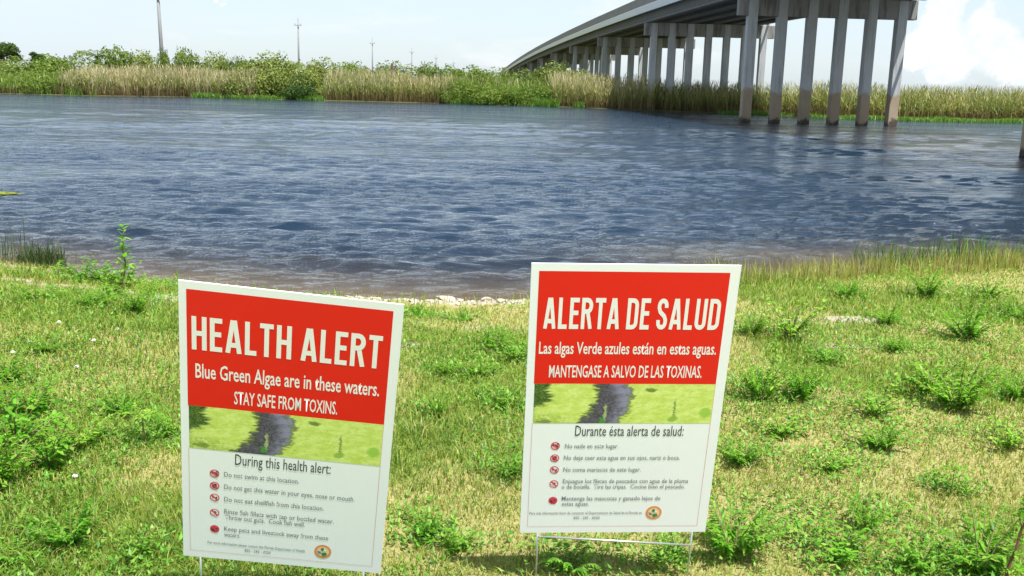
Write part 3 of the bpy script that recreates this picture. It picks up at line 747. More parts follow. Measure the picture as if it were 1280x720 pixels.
# stones on the shore
M_STONE = pbr('pale_limestone', (0.44, 0.38, 0.30), .9, var=.3, scale=9, bump=.01)
def stone_mesh(seed):
    g = np.random.default_rng(seed); bm = bmesh.new(); bmesh.ops.create_icosphere(bm, subdivisions=2, radius=1)
    q = g.normal(size=(6, 3))
    for v in bm.verts:
        c = v.co.copy()
        for a in q:
            a_ = Vector(a).normalized(); dd = c.dot(a_)
            if dd > .55: v.co -= a_ * (dd - .55) * .8
        v.co *= .92 + .16 * g.random()
        v.co.z *= .6
    me = bpy.data.meshes.new('stone'); bm.to_mesh(me); bm.free(); me.materials.append(M_STONE); return me
stones = [stone_mesh(s) for s in range(5)]
SR = [(556, 375, .075, 'largest pale rock on the shore between the signs'), (572, 379, .05, 'rock touching the right side of the largest pale rock'), (610, 377, .055, 'flat pale rock right of the largest one on the shore'),
      (625, 380, .045, 'small pale rock farthest right in the row between the signs'), (537, 380, .045, 'small rock left of the largest pale rock'), (516, 380, .04, 'rock on the shore just right of the English sign corner'),
      (590, 383, .035, 'small rock in front of the gap between two larger shore rocks'), (645, 383, .035, 'rock close to the left edge of the Spanish sign'), (572, 386, .028, 'smallest pale rock below the largest one')]
for i, (px, py, r_, lab) in enumerate(SR):
    p = on_z(px, py, .02)
    o = link('shore_rock', stones[i % 5]); o.location = (p[0], p[1], max(float(gz(p[0], p[1])), 0) + r_ * .15); o.scale = (r_ * 1.25, r_, r_ * .85); o.rotation_euler = (0, 0, i * 1.3)
    tag(o, lab, 'rock', 'pale rocks on the near shore')
n = 2600
x = -4.6 + 7.6 * rng.random(n); s_ = rng.random(n) ** 1.3 * .42 - .05
w_ = np.where((x > -1.4) & (x < .8), .35 + .65 * fbm(x, s_ * 3, .3, 91), np.where((x < -2.2), .25, .35)); k = rng.random(n) < w_; x, s_ = x[k], s_[k]
y = np.interp(x, NX, NY) - s_
bV = np.array([(1, 0, 0), (-.5, .87, 0), (-.5, -.87, 0), (0, 0, .7), (.3, .5, .55), (-.6, 0, .5), (.3, -.5, .45)])
bT = np.array([(0, 1, 4), (1, 5, 4), (1, 2, 5), (2, 6, 5), (2, 0, 6), (0, 4, 6), (4, 5, 3), (5, 6, 3), (6, 4, 3)])
Vp, Tp = [], []
rz = rng.random(len(x)) * 6.28; sc = .007 + .022 * rng.random(len(x)) ** 2.5
zg = np.maximum(gz(x, y), -.02)
for i in range(len(x)):
    c_, s2 = math.cos(rz[i]), math.sin(rz[i]); R_ = np.array([[c_, -s2, 0], [s2, c_, 0], [0, 0, 1]])
    Vp.append((bV * sc[i] * (1.2, 1, .8)) @ R_.T + (x[i], y[i], zg[i] - .003)); Tp.append(bT + i * 7)
o = link('shore_pebbles', big_mesh('shore_pebbles', np.concatenate(Vp), np.concatenate(Tp)), mat=M_STONE); tag(o, 'pebbles and shell grit along the near waterline', 'pebbles', kind='stuff')

# floating algae mat at the left edge
g_ = np.random.default_rng(3); n = 2600
c0_ = on_z(-38, 243); a = g_.random(n) * 6.283; rr = np.sqrt(g_.random(n))
x = c0_[0] + rr * np.cos(a) * .62 * (.75 + .4 * np.sin(a * 3)); y = c0_[1] + rr * np.sin(a) * .42
cl = pal(n, [(.32, .36, .06), (.22, .30, .05), (.36, .30, .10)], [.5, .4, .3])
lv = leaf_quads(np.stack([x, y, -.002 + .02 * g_.random(n)], 1), .05 * g_.random(n), .05 + .05 * g_.random(n), cl, .8, .1)
o = link('algae_mat', big_mesh('algae_mat', *lv), mat=M_GRASS); tag(o, 'yellow-green floating algae mat on the water at the left edge', 'algae', kind='stuff')

# ------------------------------------------------------------------ far bank reeds
def reed_bed(name, label, x0, x1, s0, s1, hgt, dens, c_base, c_mid, c_top, plume=.35, jit=.34, wd=.034):
    """reeds between world x0..x1, s0..s1 metres behind the far waterline"""
    n = int((x1 - x0) * dens * 1.8); x = x0 + (x1 - x0) * rng.random(n); s = s0 + (s1 - s0) * rng.random(n)
    y = np.interp(x, FX, FY) + s
    cl = fbm(x, y, 5.0, 120, 3)
    hN = hgt * (1 - jit + jit * 2 * rng.random(n)) * (.82 + .36 * cl)
    hN *= (.8 + .2 * sstep(0, 2.5, s - s0))
    P = np.stack([x, y, gz(x, y) - .05], 1)
    wdt = wd * (.6 + .8 * rng.random(n))
    pick = lambda L: np.array(L)[rng.integers(len(L), size=n)] * (.75 + .5 * rng.random((n, 1)))
    cb, cmid, ct = pick(c_base), pick(c_mid), pick(c_top)
    gr = sstep(.35, .65, fbm(x, y, 3.5, 130))[:, None]
    cmid = cmid * (1 - .5 * gr) + np.array((.14, .20, .04)) * .5 * gr
    az = rng.random(n) * 6.283; fa = rng.random(n) * 6.283
    lean = .04 + .34 * rng.random(n) ** 1.6
    sx = np.stack([np.cos(fa), np.sin(fa), 0 * fa], 1); lv = np.stack([np.cos(az), np.sin(az), 0 * az], 1)
    lev = [0, .28, .6, .86, 1.0]; ws = [.8, 1.0, .9, .55, .25]
    isp = rng.random(n) < plume
    Vv, Cc = [], []
    for q, (f, ww) in enumerate(zip(lev, ws)):
        wf = wdt * ww * np.where(isp & (q >= 3), 1.7, 1)
        ctr = P + lv * (lean * hN * f ** 2)[:, None]; ctr[:, 2] = P[:, 2] + hN * f
        Vv += [ctr - sx * wf[:, None] * .5, ctr + sx * wf[:, None] * .5]
        c = [cb, cb * .5 + cmid * .5, cmid, cmid * .4 + ct * .6, ct][q]
        c = np.where((isp & (q >= 3))[:, None], ct, np.where(q >= 3, cmid * .75 + ct * .25, c)); Cc += [c, c]
    V = np.stack(Vv, 1).reshape(-1, 3); Cv = np.stack(Cc, 1).reshape(-1, 3)
    k = np.arange(n)[:, None] * 10; T = []
    for q in range(4): a = 2 * q; T += [k + [a, a + 1, a + 3], k + [a, a + 3, a + 2]]
    parts = [(V, np.concatenate(T), Cv)]
    # leaves hanging off the stems
    m = int(n * 1.3); j = rng.integers(n, size=m); f = .15 + .75 * rng.random(m)
    Pl = P[j] + lv[j] * (lean[j] * hN[j] * f ** 2)[:, None]; Pl[:, 2] = P[j, 2] + hN[j] * f
    cf = np.where((f < .35)[:, None], cb[j], cmid[j])
    parts.append(leaf_quads(Pl, .4 + .7 * rng.random(m), .35 + .4 * rng.random(m), cf, .13, .1))
    o = link(name, big_mesh(name, *join(parts)), mat=M_REED); tag(o, label, 'reeds', kind='stuff')
BRN = [(.17, .10, .055), (.11, .07, .04), (.22, .14, .08)]
BEI = [(.52, .43, .29), (.46, .36, .24), (.58, .48, .35)]
OLV = [(.24, .25, .07), (.32, .30, .10), (.19, .23, .05)]
GRN = [(.14, .24, .03), (.20, .30, .05), (.10, .18, .03)]
TAN = [(.42, .36, .18), (.36, .30, .15), (.30, .30, .12)]
reed_bed('reed_bed', 'low mixed green and brown reeds at the far left of the far bank', -75, -43.5, 0, 5, 1.9, 70, BRN, GRN, OLV, .2)
reed_bed('reed_bed', 'tall beige plumed reeds on the far bank below the nearest utility pole', -43.5, -26, .2, 6, 2.35, 170, BRN, OLV + BEI[:1], BEI, .65)
reed_bed('reed_bed', 'beige-green plumed reeds in the middle of the far bank', -19.5, -6.5, .2, 6, 2.4, 150, BRN, OLV, BEI, .5)
reed_bed('reed_bed', 'green reeds between the middle shrubs and the bridge', -6.5, 4.5, 1.5, 6, 2.3, 90, GRN, GRN, OLV + BEI[:1], .25)
reed_bed('reed_bed', 'pinkish beige reeds beside the far bridge piles', 3.5, 12.5, .2, 7, 2.6, 170, BRN, OLV, BEI, .6)
reed_bed('reed_bed', 'reeds under and behind the bridge', 12.5, 22.5, 1.0, 9, 2.15, 170, BRN, OLV, TAN + BEI[:1], .5)
reed_bed('reed_bed', 'olive reeds with tan tops on the far bank right of the bridge', 22.5, 62, .9, 8, 2.2, 150, BRN, OLV, TAN, .55)
def fringe(name, label, x0, x1, s0, s1, n, h=(.2, .6)):
    x = x0 + (x1 - x0) * rng.random(n); y = np.interp(x, FX, FY) + s0 + (s1 - s0) * rng.random(n)
    k_ = fbm(x, y, 1.7, 77) > .36 + .12 * rng.random(n); x, y = x[k_], y[k_]; n = len(x)
    c1 = pal(n, [(.11, .24, .03), (.15, .29, .045), (.08, .17, .02), (.22, .28, .06)], [.4, .3, .2, .15])
    V = blades(np.stack([x, y, np.maximum(gz(x, y), 0) - .02], 1), (h[0] + (h[1] - h[0]) * rng.random(n)) * (.4 + 1.3 * fbm(x, y, 2.2, 79)), np.full(n, .06), .3 + .6 * rng.random(n), c1 * .85, c1)
    o = link(name, big_mesh(name, *V), mat=M_GRASS); tag(o, label, 'plants', kind='stuff')
fringe('waterside_greens', 'bright green low plants on the water edge below the willow mound', -32.5, -17.5, -.8, 1.2, 4200, (.2, .6))
fringe('waterside_greens', 'bright green low plants on the water edge left of the bridge', -7, 6.5, -.8, 1.8, 5200, (.3, 1.0))
fringe('waterside_greens', 'bright green strip of water plants right of the bridge', 17.5, 60, -2.2, 1.0, 14000, (.12, .40))
fringe('waterside_greens', 'green plants on the water edge at the far left', -47, -40, -.1, .7, 350, (.3, 1.0))

# ------------------------------------------------------------------ bushes and trees of the far bank
def leaf_cloud(g, lobes, n, size, cols, wts, asp=.6):
    P, Nn = [], []
    vol = np.array([l[3] ** 2 for l in lobes]); cnt = (n * vol / vol.sum()).astype(int)
    for (cx, cy, cz, r, sq), c in zip(lobes, cnt):
        v = g.normal(size=(c, 3)); v /= np.linalg.norm(v, axis=1)[:, None]
        lump = 1 + .18 * np.sin(v[:, 0] * 7 + cx * 3) * np.cos(v[:, 1] * 6 + cy) + .14 * np.sin(v[:, 2] * 9 + v[:, 0] * 5)
        rad = r * (.55 + .5 * g.random(c) ** .5) * lump
        P.append(v * rad[:, None] * (1, 1, sq) + (cx, cy, cz)); Nn.append(v)
    P = np.concatenate(P); Nn = np.concatenate(Nn); n = len(P)
    k = P[:, 2] > 0.02; P = P[k]; Nn = Nn[k]; n = len(P)
    # leaf sprays lie roughly across the outward direction, ruffled
    d = np.cross(Nn, g.normal(size=(n, 3))); d /= np.linalg.norm(d, axis=1)[:, None]
    d = d + .5 * g.normal(size=(n, 3)); d /= np.linalg.norm(d, axis=1)[:, None]
    s = np.cross(d, Nn + .6 * g.normal(size=(n, 3))); s /= np.linalg.norm(s, axis=1)[:, None]
    L = (size * (.6 + .8 * g.random(n)))[:, None]
    V = np.stack([P - d * L * .5, P + s * L * asp * .5, P + d * L * .5, P - s * L * asp * .5], 1).reshape(-1, 3)
    kk = np.arange(n)[:, None] * 4; T = np.concatenate([kk + [0, 1, 2], kk + [0, 2, 3]], 0)
    cols = np.array(cols); idx = g.choice(len(cols), n, p=np.array(wts) / sum(wts)); c = cols[idx] * (.75 + .5 * g.random((n, 1)))
    return V, T, np.repeat(c, 4, 0)
YGR = ([(.17, .22, .055), (.21, .26, .07), (.13, .18, .04)], [.4, .35, .25])
MGR = ([(.13, .20, .035), (.18, .25, .05), (.09, .14, .025)], [.4, .35, .25])
DGR = ([(.05, .10, .025), (.08, .13, .03), (.035, .07, .02)], [.4, .3, .3])
bush_lib = []
for i in range(7):
    g = np.random.default_rng(300 + i); pc = [YGR, YGR, MGR, YGR, MGR, DGR, MGR][i]
    lobes = [(0, 0, .42, .5, 1.0)]
    for q in range(13):
        a = g.random() * 6.283; rr = .35 + .45 * g.random(); lobes.append((rr * math.cos(a), rr * math.sin(a), .18 + .55 * g.random() * (1.1 - rr * .6), .16 + .17 * g.random(), .95))
    for q in range(8):
        a = q * .785; lobes.append((.62 * math.cos(a), .62 * math.sin(a), .16, .22, .9))
    lm = big_mesh('foliage', *leaf_cloud(g, lobes, 8500, .062, *pc)); lm.materials.append(M_BUSH)
    st = MB()
    for q in range(7):
        a = q * .9; st.tube([(.04 * math.cos(a), .04 * math.sin(a), -.06), (.16 * math.cos(a), .16 * math.sin(a), .28), (.42 * math.cos(a), .42 * math.sin(a), .62)], [.022, .016, .006], 5)
    sm = pyd('stem', st.V, st.F); sm.materials.append(M_BARK)
    bush_lib.append((sm, lm))
def bush(px, top, Y, wpx, kind, label, name='bush', group='bushes along the far bank'):
    pt_ = on_y(px, top, Y); x = pt_[0]; z0 = float(gz(x, Y)); h = pt_[2] - z0; wd = wpx / F_PX * Y / 2
    r = empty(name, (x, Y, z0), random.random() * 6.28); r.scale = (wd / .85, wd / .85, h / .84)
    tag(r, label, 'bush', group)
    a, b = bush_lib[kind]; link('stem', a, r); link('foliage', b, r)
BU = [
 (20, 76, 103, 90, 0, 'wide yellow-green bush at the left end of the far bank'),
 (62, 74, 104, 70, 2, 'mid green bush left of the palm on the far bank'),
 (55, 88, 100, 60, 2, 'bright green bush low on the far bank at left, in front of the wide one'),
 (100, 70, 112, 60, 0, 'bush under the palm on the far bank'),
 (148, 64, 118, 44, 4, 'bush just right of the palm behind the beige reeds'),
 (178, 69, 118, 50, 1, 'low yellow-green bush between palm and nearest utility pole'),
 (203, 67, 110, 22, 4, 'small bush right at the foot of the nearest utility pole'),
 (230, 66, 118, 38, 4, 'rounded bush just right of the nearest utility pole'),
 (268, 71, 118, 40, 1, 'bush behind the right end of the tall beige reeds'),
 (296, 76, 115, 34, 4, 'small bush left of the willow mound'),
 (338, 71, 106, 76, 3, 'large rounded willow mound on the far bank under the second utility pole'),
 (312, 84, 102, 50, 0, 'lower left shoulder bush of the willow mound'),
 (375, 84, 103, 60, 3, 'yellow-green bush on the right flank of the willow mound'),
 (374, 100, 100.5, 40, 5, 'dark bush with a shaded base by the water below the willow mound'),
 (408, 78, 116, 50, 1, 'bush behind the left end of the middle reeds'),
 (445, 82, 120, 46, 4, 'low bush behind the middle reeds, below the third utility pole'),
 (492, 82, 122, 44, 1, 'low bush behind the middle reeds, left of the fourth utility pole'),
 (535, 83, 118, 40, 1, 'bush behind the right part of the middle reeds'),
 (590, 88, 108, 60, 2, 'mid green bush right of the middle reeds'),
 (562, 86, 118, 46, 4, 'bush at the right end of the middle reeds'),
 (625, 90, 110, 46, 1, 'bush in front of the far end of the bridge'),
 (655, 92, 108, 50, 1, 'yellow-green bush left of the bright bush under the bridge'),
 (694, 83, 108, 62, 3, 'brightest green bush hiding the bridge piles'),
 (730, 92, 108, 50, 3, 'bush right of the brightest green one under the bridge'),
 (610, 108, 101.5, 60, 2, 'low green bush at the water edge left of the bridge'),
 (670, 110, 100.5, 56, 2, 'low green bush at the water edge just left of the pinkish reeds'),
 (573, 104, 102, 44, 2, 'leafy bush at the water edge beside the middle reeds'),
 (5, 96, 98, 50, 4, 'low bush near the water at the left edge of the far bank'),
 (-50, 70, 105, 110, 0, 'large bush outside the left edge of the far bank'),
 (-130, 68, 108, 120, 2, 'second large bush outside the left edge of the far bank'),
 (-210, 70, 110, 120, 3, 'third large bush outside the left edge of the far bank'),
 (70, 94, 98, 60, 2, 'green bush at the water edge between the brown reeds and the tall beige ones'),
 (30, 92, 100, 60, 4, 'yellow-green bush low at the left, behind the brown reeds'),
 (160, 74, 122, 90, 0, 'long low hedge bush behind the left half of the tall beige reeds'),
 (250, 77, 122, 100, 0, 'long low hedge bush behind the right half of the tall beige reeds'),
 (430, 84, 124, 100, 0, 'long low hedge bush behind the left half of the middle reeds'),
 (510, 86, 124, 110, 0, 'long low hedge bush behind the right half of the middle reeds'),
]
for b in BU: bush(b[0], b[1], b[2], b[3] * 1.3, *b[4:])
# trees: trunk, limbs and crown
def tree(px, top, Y, wpx, label, pc, seed):
    pt_ = on_y(px, top, Y); x = pt_[0]; z0 = float(gz(x, Y)); h = pt_[2] - z0; rd = wpx / F_PX * Y / 2; g = np.random.default_rng(seed)
    r = empty('tree', (x, Y, z0)); tag(r, label, 'tree', 'trees behind the far bank')
    st = MB(); st.tube([(0, 0, -.2), (.1, 0, h * .35), (-.05, 0, h * .7)], [.32, .24, .1], 8)
    lobes = [(0, 0, h * .72, rd * .62, .8)]
    for q in range(9):
        a = q * .7 + g.random(); rr = rd * (.45 + .3 * g.random()); z = h * (.5 + .36 * g.random())
        lobes.append((rr * math.cos(a), rr * math.sin(a), z, rd * (.3 + .15 * g.random()), .8))
        st.tube([(0, 0, h * .4), (rr * .5 * math.cos(a), rr * .5 * math.sin(a), (h * .4 + z) / 2), (rr * math.cos(a), rr * math.sin(a), z)], [.12, .08, .03], 5)
    st.build('trunk', M_BARK, r, smooth=True)
    link('crown', big_mesh('crown', *leaf_cloud(g, lobes, 5200, .34, *pc)), r, M_BUSH)
tree(3, 47, 190, 34, 'dark tree with a domed crown cut by the left edge', DGR, 1)
tree(47, 61, 230, 18, 'small dark round tree far off, right of the tree at the left edge', DGR, 2)
tree(-45, 50, 190, 40, 'dark tree outside the left edge', DGR, 3)
# palm
pp = on_y(121, 70, 125); pr = empty('palm_tree', (pp[0], 125, .3)); tag(pr, 'shrubby palm with arching fronds above the left bushes of the far bank', 'palm', 'trees behind the far bank')
ph_ = pp[2] - .3; m = MB(); m.tube([(0, 0, -.2), (0, 0, ph_)], [.28, .22], 8); m.build('trunk', M_BARK, pr, smooth=True)
for i in range(15):
    a = i * 2.399; el = .25 + .8 * ((i * .37) % 1); L = 2.3; V = []; T = []; Cc = []
    for sgm in range(9):
        f = sgm / 8; c = np.array([math.cos(a) * L * f * math.cos(el * (1 - f)), math.sin(a) * L * f * math.cos(el * (1 - f)), L * (math.sin(el) * f - .45 * f * f)])
        side = np.array([-math.sin(a), math.cos(a), 0]); ll = .75 * math.sin(math.pi * (.12 + .8 * f))
        for sg in (-1, 1):
            k_ = len(V); V += [c, c + np.array([math.cos(a), math.sin(a), 0]) * .20 + np.array([0, 0, .03]), c + side * sg * ll + np.array([math.cos(a) * .35, math.sin(a) * .35, -.22])]
            T.append((k_, k_ + 1, k_ + 2)); Cc += [(.13, .19, .05)] * 3
    o = link('frond', big_mesh('frond', np.array(V), np.array(T), np.array(Cc)), pr, M_BUSH); o.location = (0, 0, ph_)

# dead snag behind the middle reeds
sp = on_y(490, 84, 112); r = empty('dead_stump', (sp[0], 112, .3)); tag(r, 'small dark dead stump poking out above the middle reeds', 'stump')
m = MB(); hS = on_y(490, 79, 112)[2] - .3
m.tube([(0, 0, 0), (.1, 0, hS * .6), (0, 0, hS)], [.3, .26, .12], 7); m.build('trunk', M_BARK, r)
m = MB(); m.tube([(.1, 0, hS * .7), (.45, 0, hS * .95)], [.12, .05], 6); m.build('limb', M_BARK, r)

# ------------------------------------------------------------------ the two yard signs
M_WHITE = pbr('white_corrugated_plastic', (0.87, 0.885, 0.92), .45, var=.02, scale=8)
M_RED = pbr('red_print', (0.78, 0.012, 0.008), .42, var=.05, scale=5)
M_INK = pbr('dark_grey_ink', (0.045, 0.045, 0.05), .6)
M_INKG = pbr('small_grey_print', (0.24, 0.24, 0.245), .6)
M_LET = pbr('white_print', (0.86, 0.84, 0.83), .45)
M_LINE = pbr('thin_red_line', (0.75, 0.38, 0.38), .5)
M_ICON = pbr('icon_red', (0.68, 0.05, 0.09), .5)
M_ICONP = pbr('icon_pink', (0.80, 0.50, 0.52), .5)
M_WIRE = pbr('galvanised_wire', (0.55, 0.56, 0.56), .38, metal=.75, var=.1)
wn = M_WHITE.node_tree; _b = [q for q in wn.nodes if q.type == 'BSDF_PRINCIPLED'][0]
_w = wn.nodes.new('ShaderNodeTexWave'); _w.bands_direction = 'X'; _w.inputs['Scale'].default_value = 38; _t = wn.nodes.new('ShaderNodeTexCoord'); wn.links.new(_t.outputs['Object'], _w.inputs[0])
_u = wn.nodes.new('ShaderNodeBump'); _u.inputs['Strength'].default_value = .12; _u.inputs['Distance'].default_value = .0006; wn.links.new(_w.outputs[1], _u.inputs['Height']); wn.links.new(_u.outputs[0], _b.inputs['Normal'])
M_WHITE2 = pbr('white_paper_print', (0.78, 0.79, 0.79), .5)
# pond picture: duckweed-covered water
dm, t = mat('duckweed_print')
oc = t.n('ShaderNodeTexCoord').outputs['Object']
sc_ = t.n('ShaderNodeVectorMath', {0: oc, 1: (1, 1, 2.4)}, operation='MULTIPLY').outputs[0]
a1 = t.noise(sc_, 22, 6, .65).outputs[0]; a2 = t.noise(sc_, 150, 5, .65).outputs[0]
# picture coordinates: pu 0..1 across, pv 0..1 down
xyz = t.n('ShaderNodeSeparateXYZ', {0: oc})
SW_, SH_ = 0.4572 * 1.334, 0.71 * 1.334
pu = t.math('DIVIDE', t.math('ADD', xyz.outputs[0], SW_ * .462), SW_ * .915)
pv_ = t.math('DIVIDE', t.math('SUBTRACT', SH_ * .085, xyz.outputs[2]), SH_ * .150)
st1 = t.n('ShaderNodeVectorMath', {0: oc, 1: (1, 1, 4.5)}, operation='MULTIPLY').outputs[0]
dn = t.noise(st1, 26, 6, .7).outputs[0]; dn2 = t.noise(st1, 9, 5, .6, .4).outputs[0]
ud = t.math('ADD', pu, t.math('MULTIPLY', t.math('SUBTRACT', dn, .5), .20))
c_ = t.mix(t.ramp(a1, .35, .65), (0.56, 0.70, 0.12), (0.72, 0.84, 0.26))
c_ = t.mix(t.math('MULTIPLY', t.ramp(a2, .54, .70), .5), c_, (0.22, 0.34, 0.04))
c_ = t.mix(t.math('MULTIPLY', t.ramp(dn, .62, .72), .55), c_, (0.16, 0.24, 0.03))
low = t.math('MULTIPLY', t.ramp(t.math('SUBTRACT', t.math('ADD', pv_, t.math('MULTIPLY', dn2, .5)), pu), .75, 1.15), .55)
c_ = t.mix(t.math('MULTIPLY', low, t.ramp(a2, .40, .60)), c_, (0.12, 0.20, 0.02))
cen = t.math('ADD', .425, t.math('SUBTRACT', t.math('MULTIPLY', pv_, .12), t.math('MULTIPLY', t.math('MULTIPLY', pv_, pv_), .20)))
dist = t.math('ABSOLUTE', t.math('SUBTRACT', ud, cen))
hw = t.math('ADD', .082, t.math('MULTIPLY', pv_, .022))
rim = t.ramp(t.math('SUBTRACT', dist, hw), .030, .0)
c_ = t.mix(t.math('MULTIPLY', rim, .85), c_, (0.07, 0.09, 0.02))
inn = t.ramp(t.math('SUBTRACT', dist, hw), .004, -.012)
wcol = t.mix(t.ramp(a2, .35, .65), (0.045, 0.038, 0.055), (0.15, 0.135, 0.20))
sheen = t.ramp(t.math('SUBTRACT', t.math('ADD', t.math('MULTIPLY', t.math('SUBTRACT', pu, cen), 6.0), t.math('MULTIPLY', dn2, .6)), t.math('MULTIPLY', pv_, .5)), .0, .5)
wcol = t.mix(t.math('MULTIPLY', sheen, .75), wcol, (0.33, 0.32, 0.50))
wcol = t.mix(t.math('MULTIPLY', t.ramp(a1, .5, .62), .6), wcol, (0.05, 0.045, 0.04))
c_ = t.mix(inn, c_, wcol)
ul = t.math('ADD', t.math('ADD', pu, t.math('MULTIPLY', t.math('SUBTRACT', dn2, .5), .35)), t.math('MULTIPLY', t.ramp(pv_, .45, .85), .16))
bushm = t.ramp(ul, .115, .06)
c_ = t.mix(bushm, c_, t.mix(t.ramp(a2, .38, .62), (0.015, 0.045, 0.012), (0.13, 0.22, 0.04)))
for cx_, cy_, rx_, ry_, cc_ in ((.96, .72, .035, .12, (.30, .55, .06)), (.645, .15, .035, .06, (.10, .18, .03)), (.785, .62, .006, .26, (.10, .17, .04)), (.78, .88, .03, .08, (.25, .42, .05)), (.06, .95, .05, .05, (.16, .24, .04)), (.40, .72, .008, .24, (.45, .52, .22)), (.385, .92, .018, .1, (.06, .30, .04))):
    e1 = t.math('DIVIDE', t.math('SUBTRACT', t.math('ADD', pu, t.math('MULTIPLY', t.math('SUBTRACT', a2, .5), .05)), cx_), rx_); e2 = t.math('DIVIDE', t.math('SUBTRACT', t.math('ADD', pv_, t.math('MULTIPLY', t.math('SUBTRACT', a1, .5), .2)), cy_), ry_)
    c_ = t.mix(t.math('MULTIPLY', t.ramp(t.math('ADD', t.math('MULTIPLY', e1, e1), t.math('MULTIPLY', e2, e2)), 1.3, .5), .85), c_, cc_)
finish(t, t.n('ShaderNodeBsdfPrincipled', {'Base Color': c_, 'Roughness': .45}).outputs[0]); M_DUCK = dm
M_STREAM = pbr('dark_stream_print', (0.075, 0.068, 0.105), .45, var=.75, scale=70)
M_STRL = pbr('stream_sheen_print', (0.20, 0.19, 0.30), .45, var=.45, scale=90)
M_SHR = pbr('shrub_print', (0.05, 0.10, 0.02), .5, var=.8, scale=120)
M_GRP = pbr('green_plant_print', (0.20, 0.42, 0.03), .5, var=.5, scale=120)
M_SO = pbr('seal_orange', (0.78, 0.27, 0.09), .5); M_SG = pbr('seal_green', (0.05, 0.22, 0.08), .5); M_SB = pbr('seal_blue', (0.16, 0.22, 0.28), .5); M_SC = pbr('seal_sand', (0.78, 0.62, 0.38), .5)

SW, SH = 0.4572 * 1.334, 0.71 * 1.334
_tc = [0]
def cap_h():
    cu_ = bpy.data.curves.new('probe', 'FONT'); cu_.body = 'H'; o = bpy.data.objects.new('probe', cu_); C.objects.link(o)
    bpy.context.view_layer.update(); me = bpy.data.meshes.new_from_object(o.evaluated_get(bpy.context.evaluated_depsgraph_get()))
    h = max(v.co.y for v in me.vertices); bpy.data.objects.remove(o); bpy.data.meshes.remove(me); return h
CAP = cap_h()
def uvp(u_, v_, d_=0.0): return (-SW / 2 + u_ * SW, -.002 - d_, SH / 2 - v_ * SH)
def text(parent, name, body, u0_, u1_, vt, vb, m, bold=.0, d_=.0008, slant=0):
    cu_ = bpy.data.curves.new(name, 'FONT'); cu_.body = body; cu_.offset = bold; cu_.resolution_u = 2
    o = bpy.data.objects.new(name, cu_); C.objects.link(o); bpy.context.view_layer.update()
    me = bpy.data.meshes.new_from_object(o.evaluated_get(bpy.context.evaluated_depsgraph_get()))
    bpy.data.objects.remove(o)
    co = np.zeros(len(me.vertices) * 3, np.float32); me.vertices.foreach_get('co', co); co = co.reshape(-1, 3)
    xa, xb = co[:, 0].min(), co[:, 0].max(); x = (co[:, 0] - xa) / (xb - xa); y = co[:, 1] / CAP
    out = np.zeros_like(co)
    out[:, 0] = -SW / 2 + (u0_ + (u1_ - u0_) * x) * SW; out[:, 1] = -.002 - d_; out[:, 2] = SH / 2 - (vb - (vb - vt) * y) * SH
    me.vertices.foreach_set('co', out.ravel()); me.update(); me.materials.clear(); me.materials.append(m)
    return link(name, me, parent)
# condensed block capitals for the headline, drawn with strokes (unit height)
def arc(cx, cy, rx, ry, a0, a1, n=7): return [(cx + rx * math.cos(math.radians(a0 + (a1 - a0) * i / n)), cy + ry * math.sin(math.radians(a0 + (a1 - a0) * i / n))) for i in range(n + 1)]
h_ = .082
def glyph(ch, T=.145):
    q = T / 2; Wd = .46
    G = {
     'H': (Wd, [[(q, 0), (q, 1)], [(Wd - q, 0), (Wd - q, 1)], [(T, .5), (Wd - T, .5)]]),
     'E': (.38, [[(q, 0), (q, 1)], [(T, 1 - q), (.38, 1 - q)], [(T, .52), (.35, .52)], [(T, q), (.38, q)]]),
     'L': (.36, [[(q, 0), (q, 1)], [(T, q), (.36, q)]]),
     'T': (.42, [[(.21, 0), (.21, 1 - T)], [(0, 1 - q), (.42, 1 - q)]]),
     'A': (.50, [[(q * .95, 0), (.225, 1)], [(.50 - q * .95, 0), (.275, 1)], [(.14, .25), (.36, .25)]]),
     'R': (Wd, [[(q, 0), (q, 1)], [(T, 1 - q)] + arc(.24, .745, Wd - .24 - q, .255 - q, 90, -90) + [(T, .49 + q)], [(.27, .50), (Wd - q * .9, 0)]]),
     'D': (Wd, [[(q, 0), (q, 1)], [(T, 1 - q)] + arc(.23, .78, Wd - .23 - q, .22 - q, 90, 0, 4) + arc(.23, .22, Wd - .23 - q, .22 - q, 0, -90, 4) + [(T, q)]]),
     'U': (Wd, [[(q, 1)] + arc(Wd / 2, .22, Wd / 2 - q, .22 - q, 180, 360, 8) + [(Wd - q, 1)]]),
     'S': (.44, [[(.44 - q, .70)] + arc(.22, .77, .22 - q, .23 - q, 0, 180, 7) + [(q, .70), (.13, .57), (.31, .43), (.44 - q, .31)] + arc(.22, .23, .22 - q, .23 - q, 0, -180, 7) + [(q, .31)]]),
    }
    return G[ch]
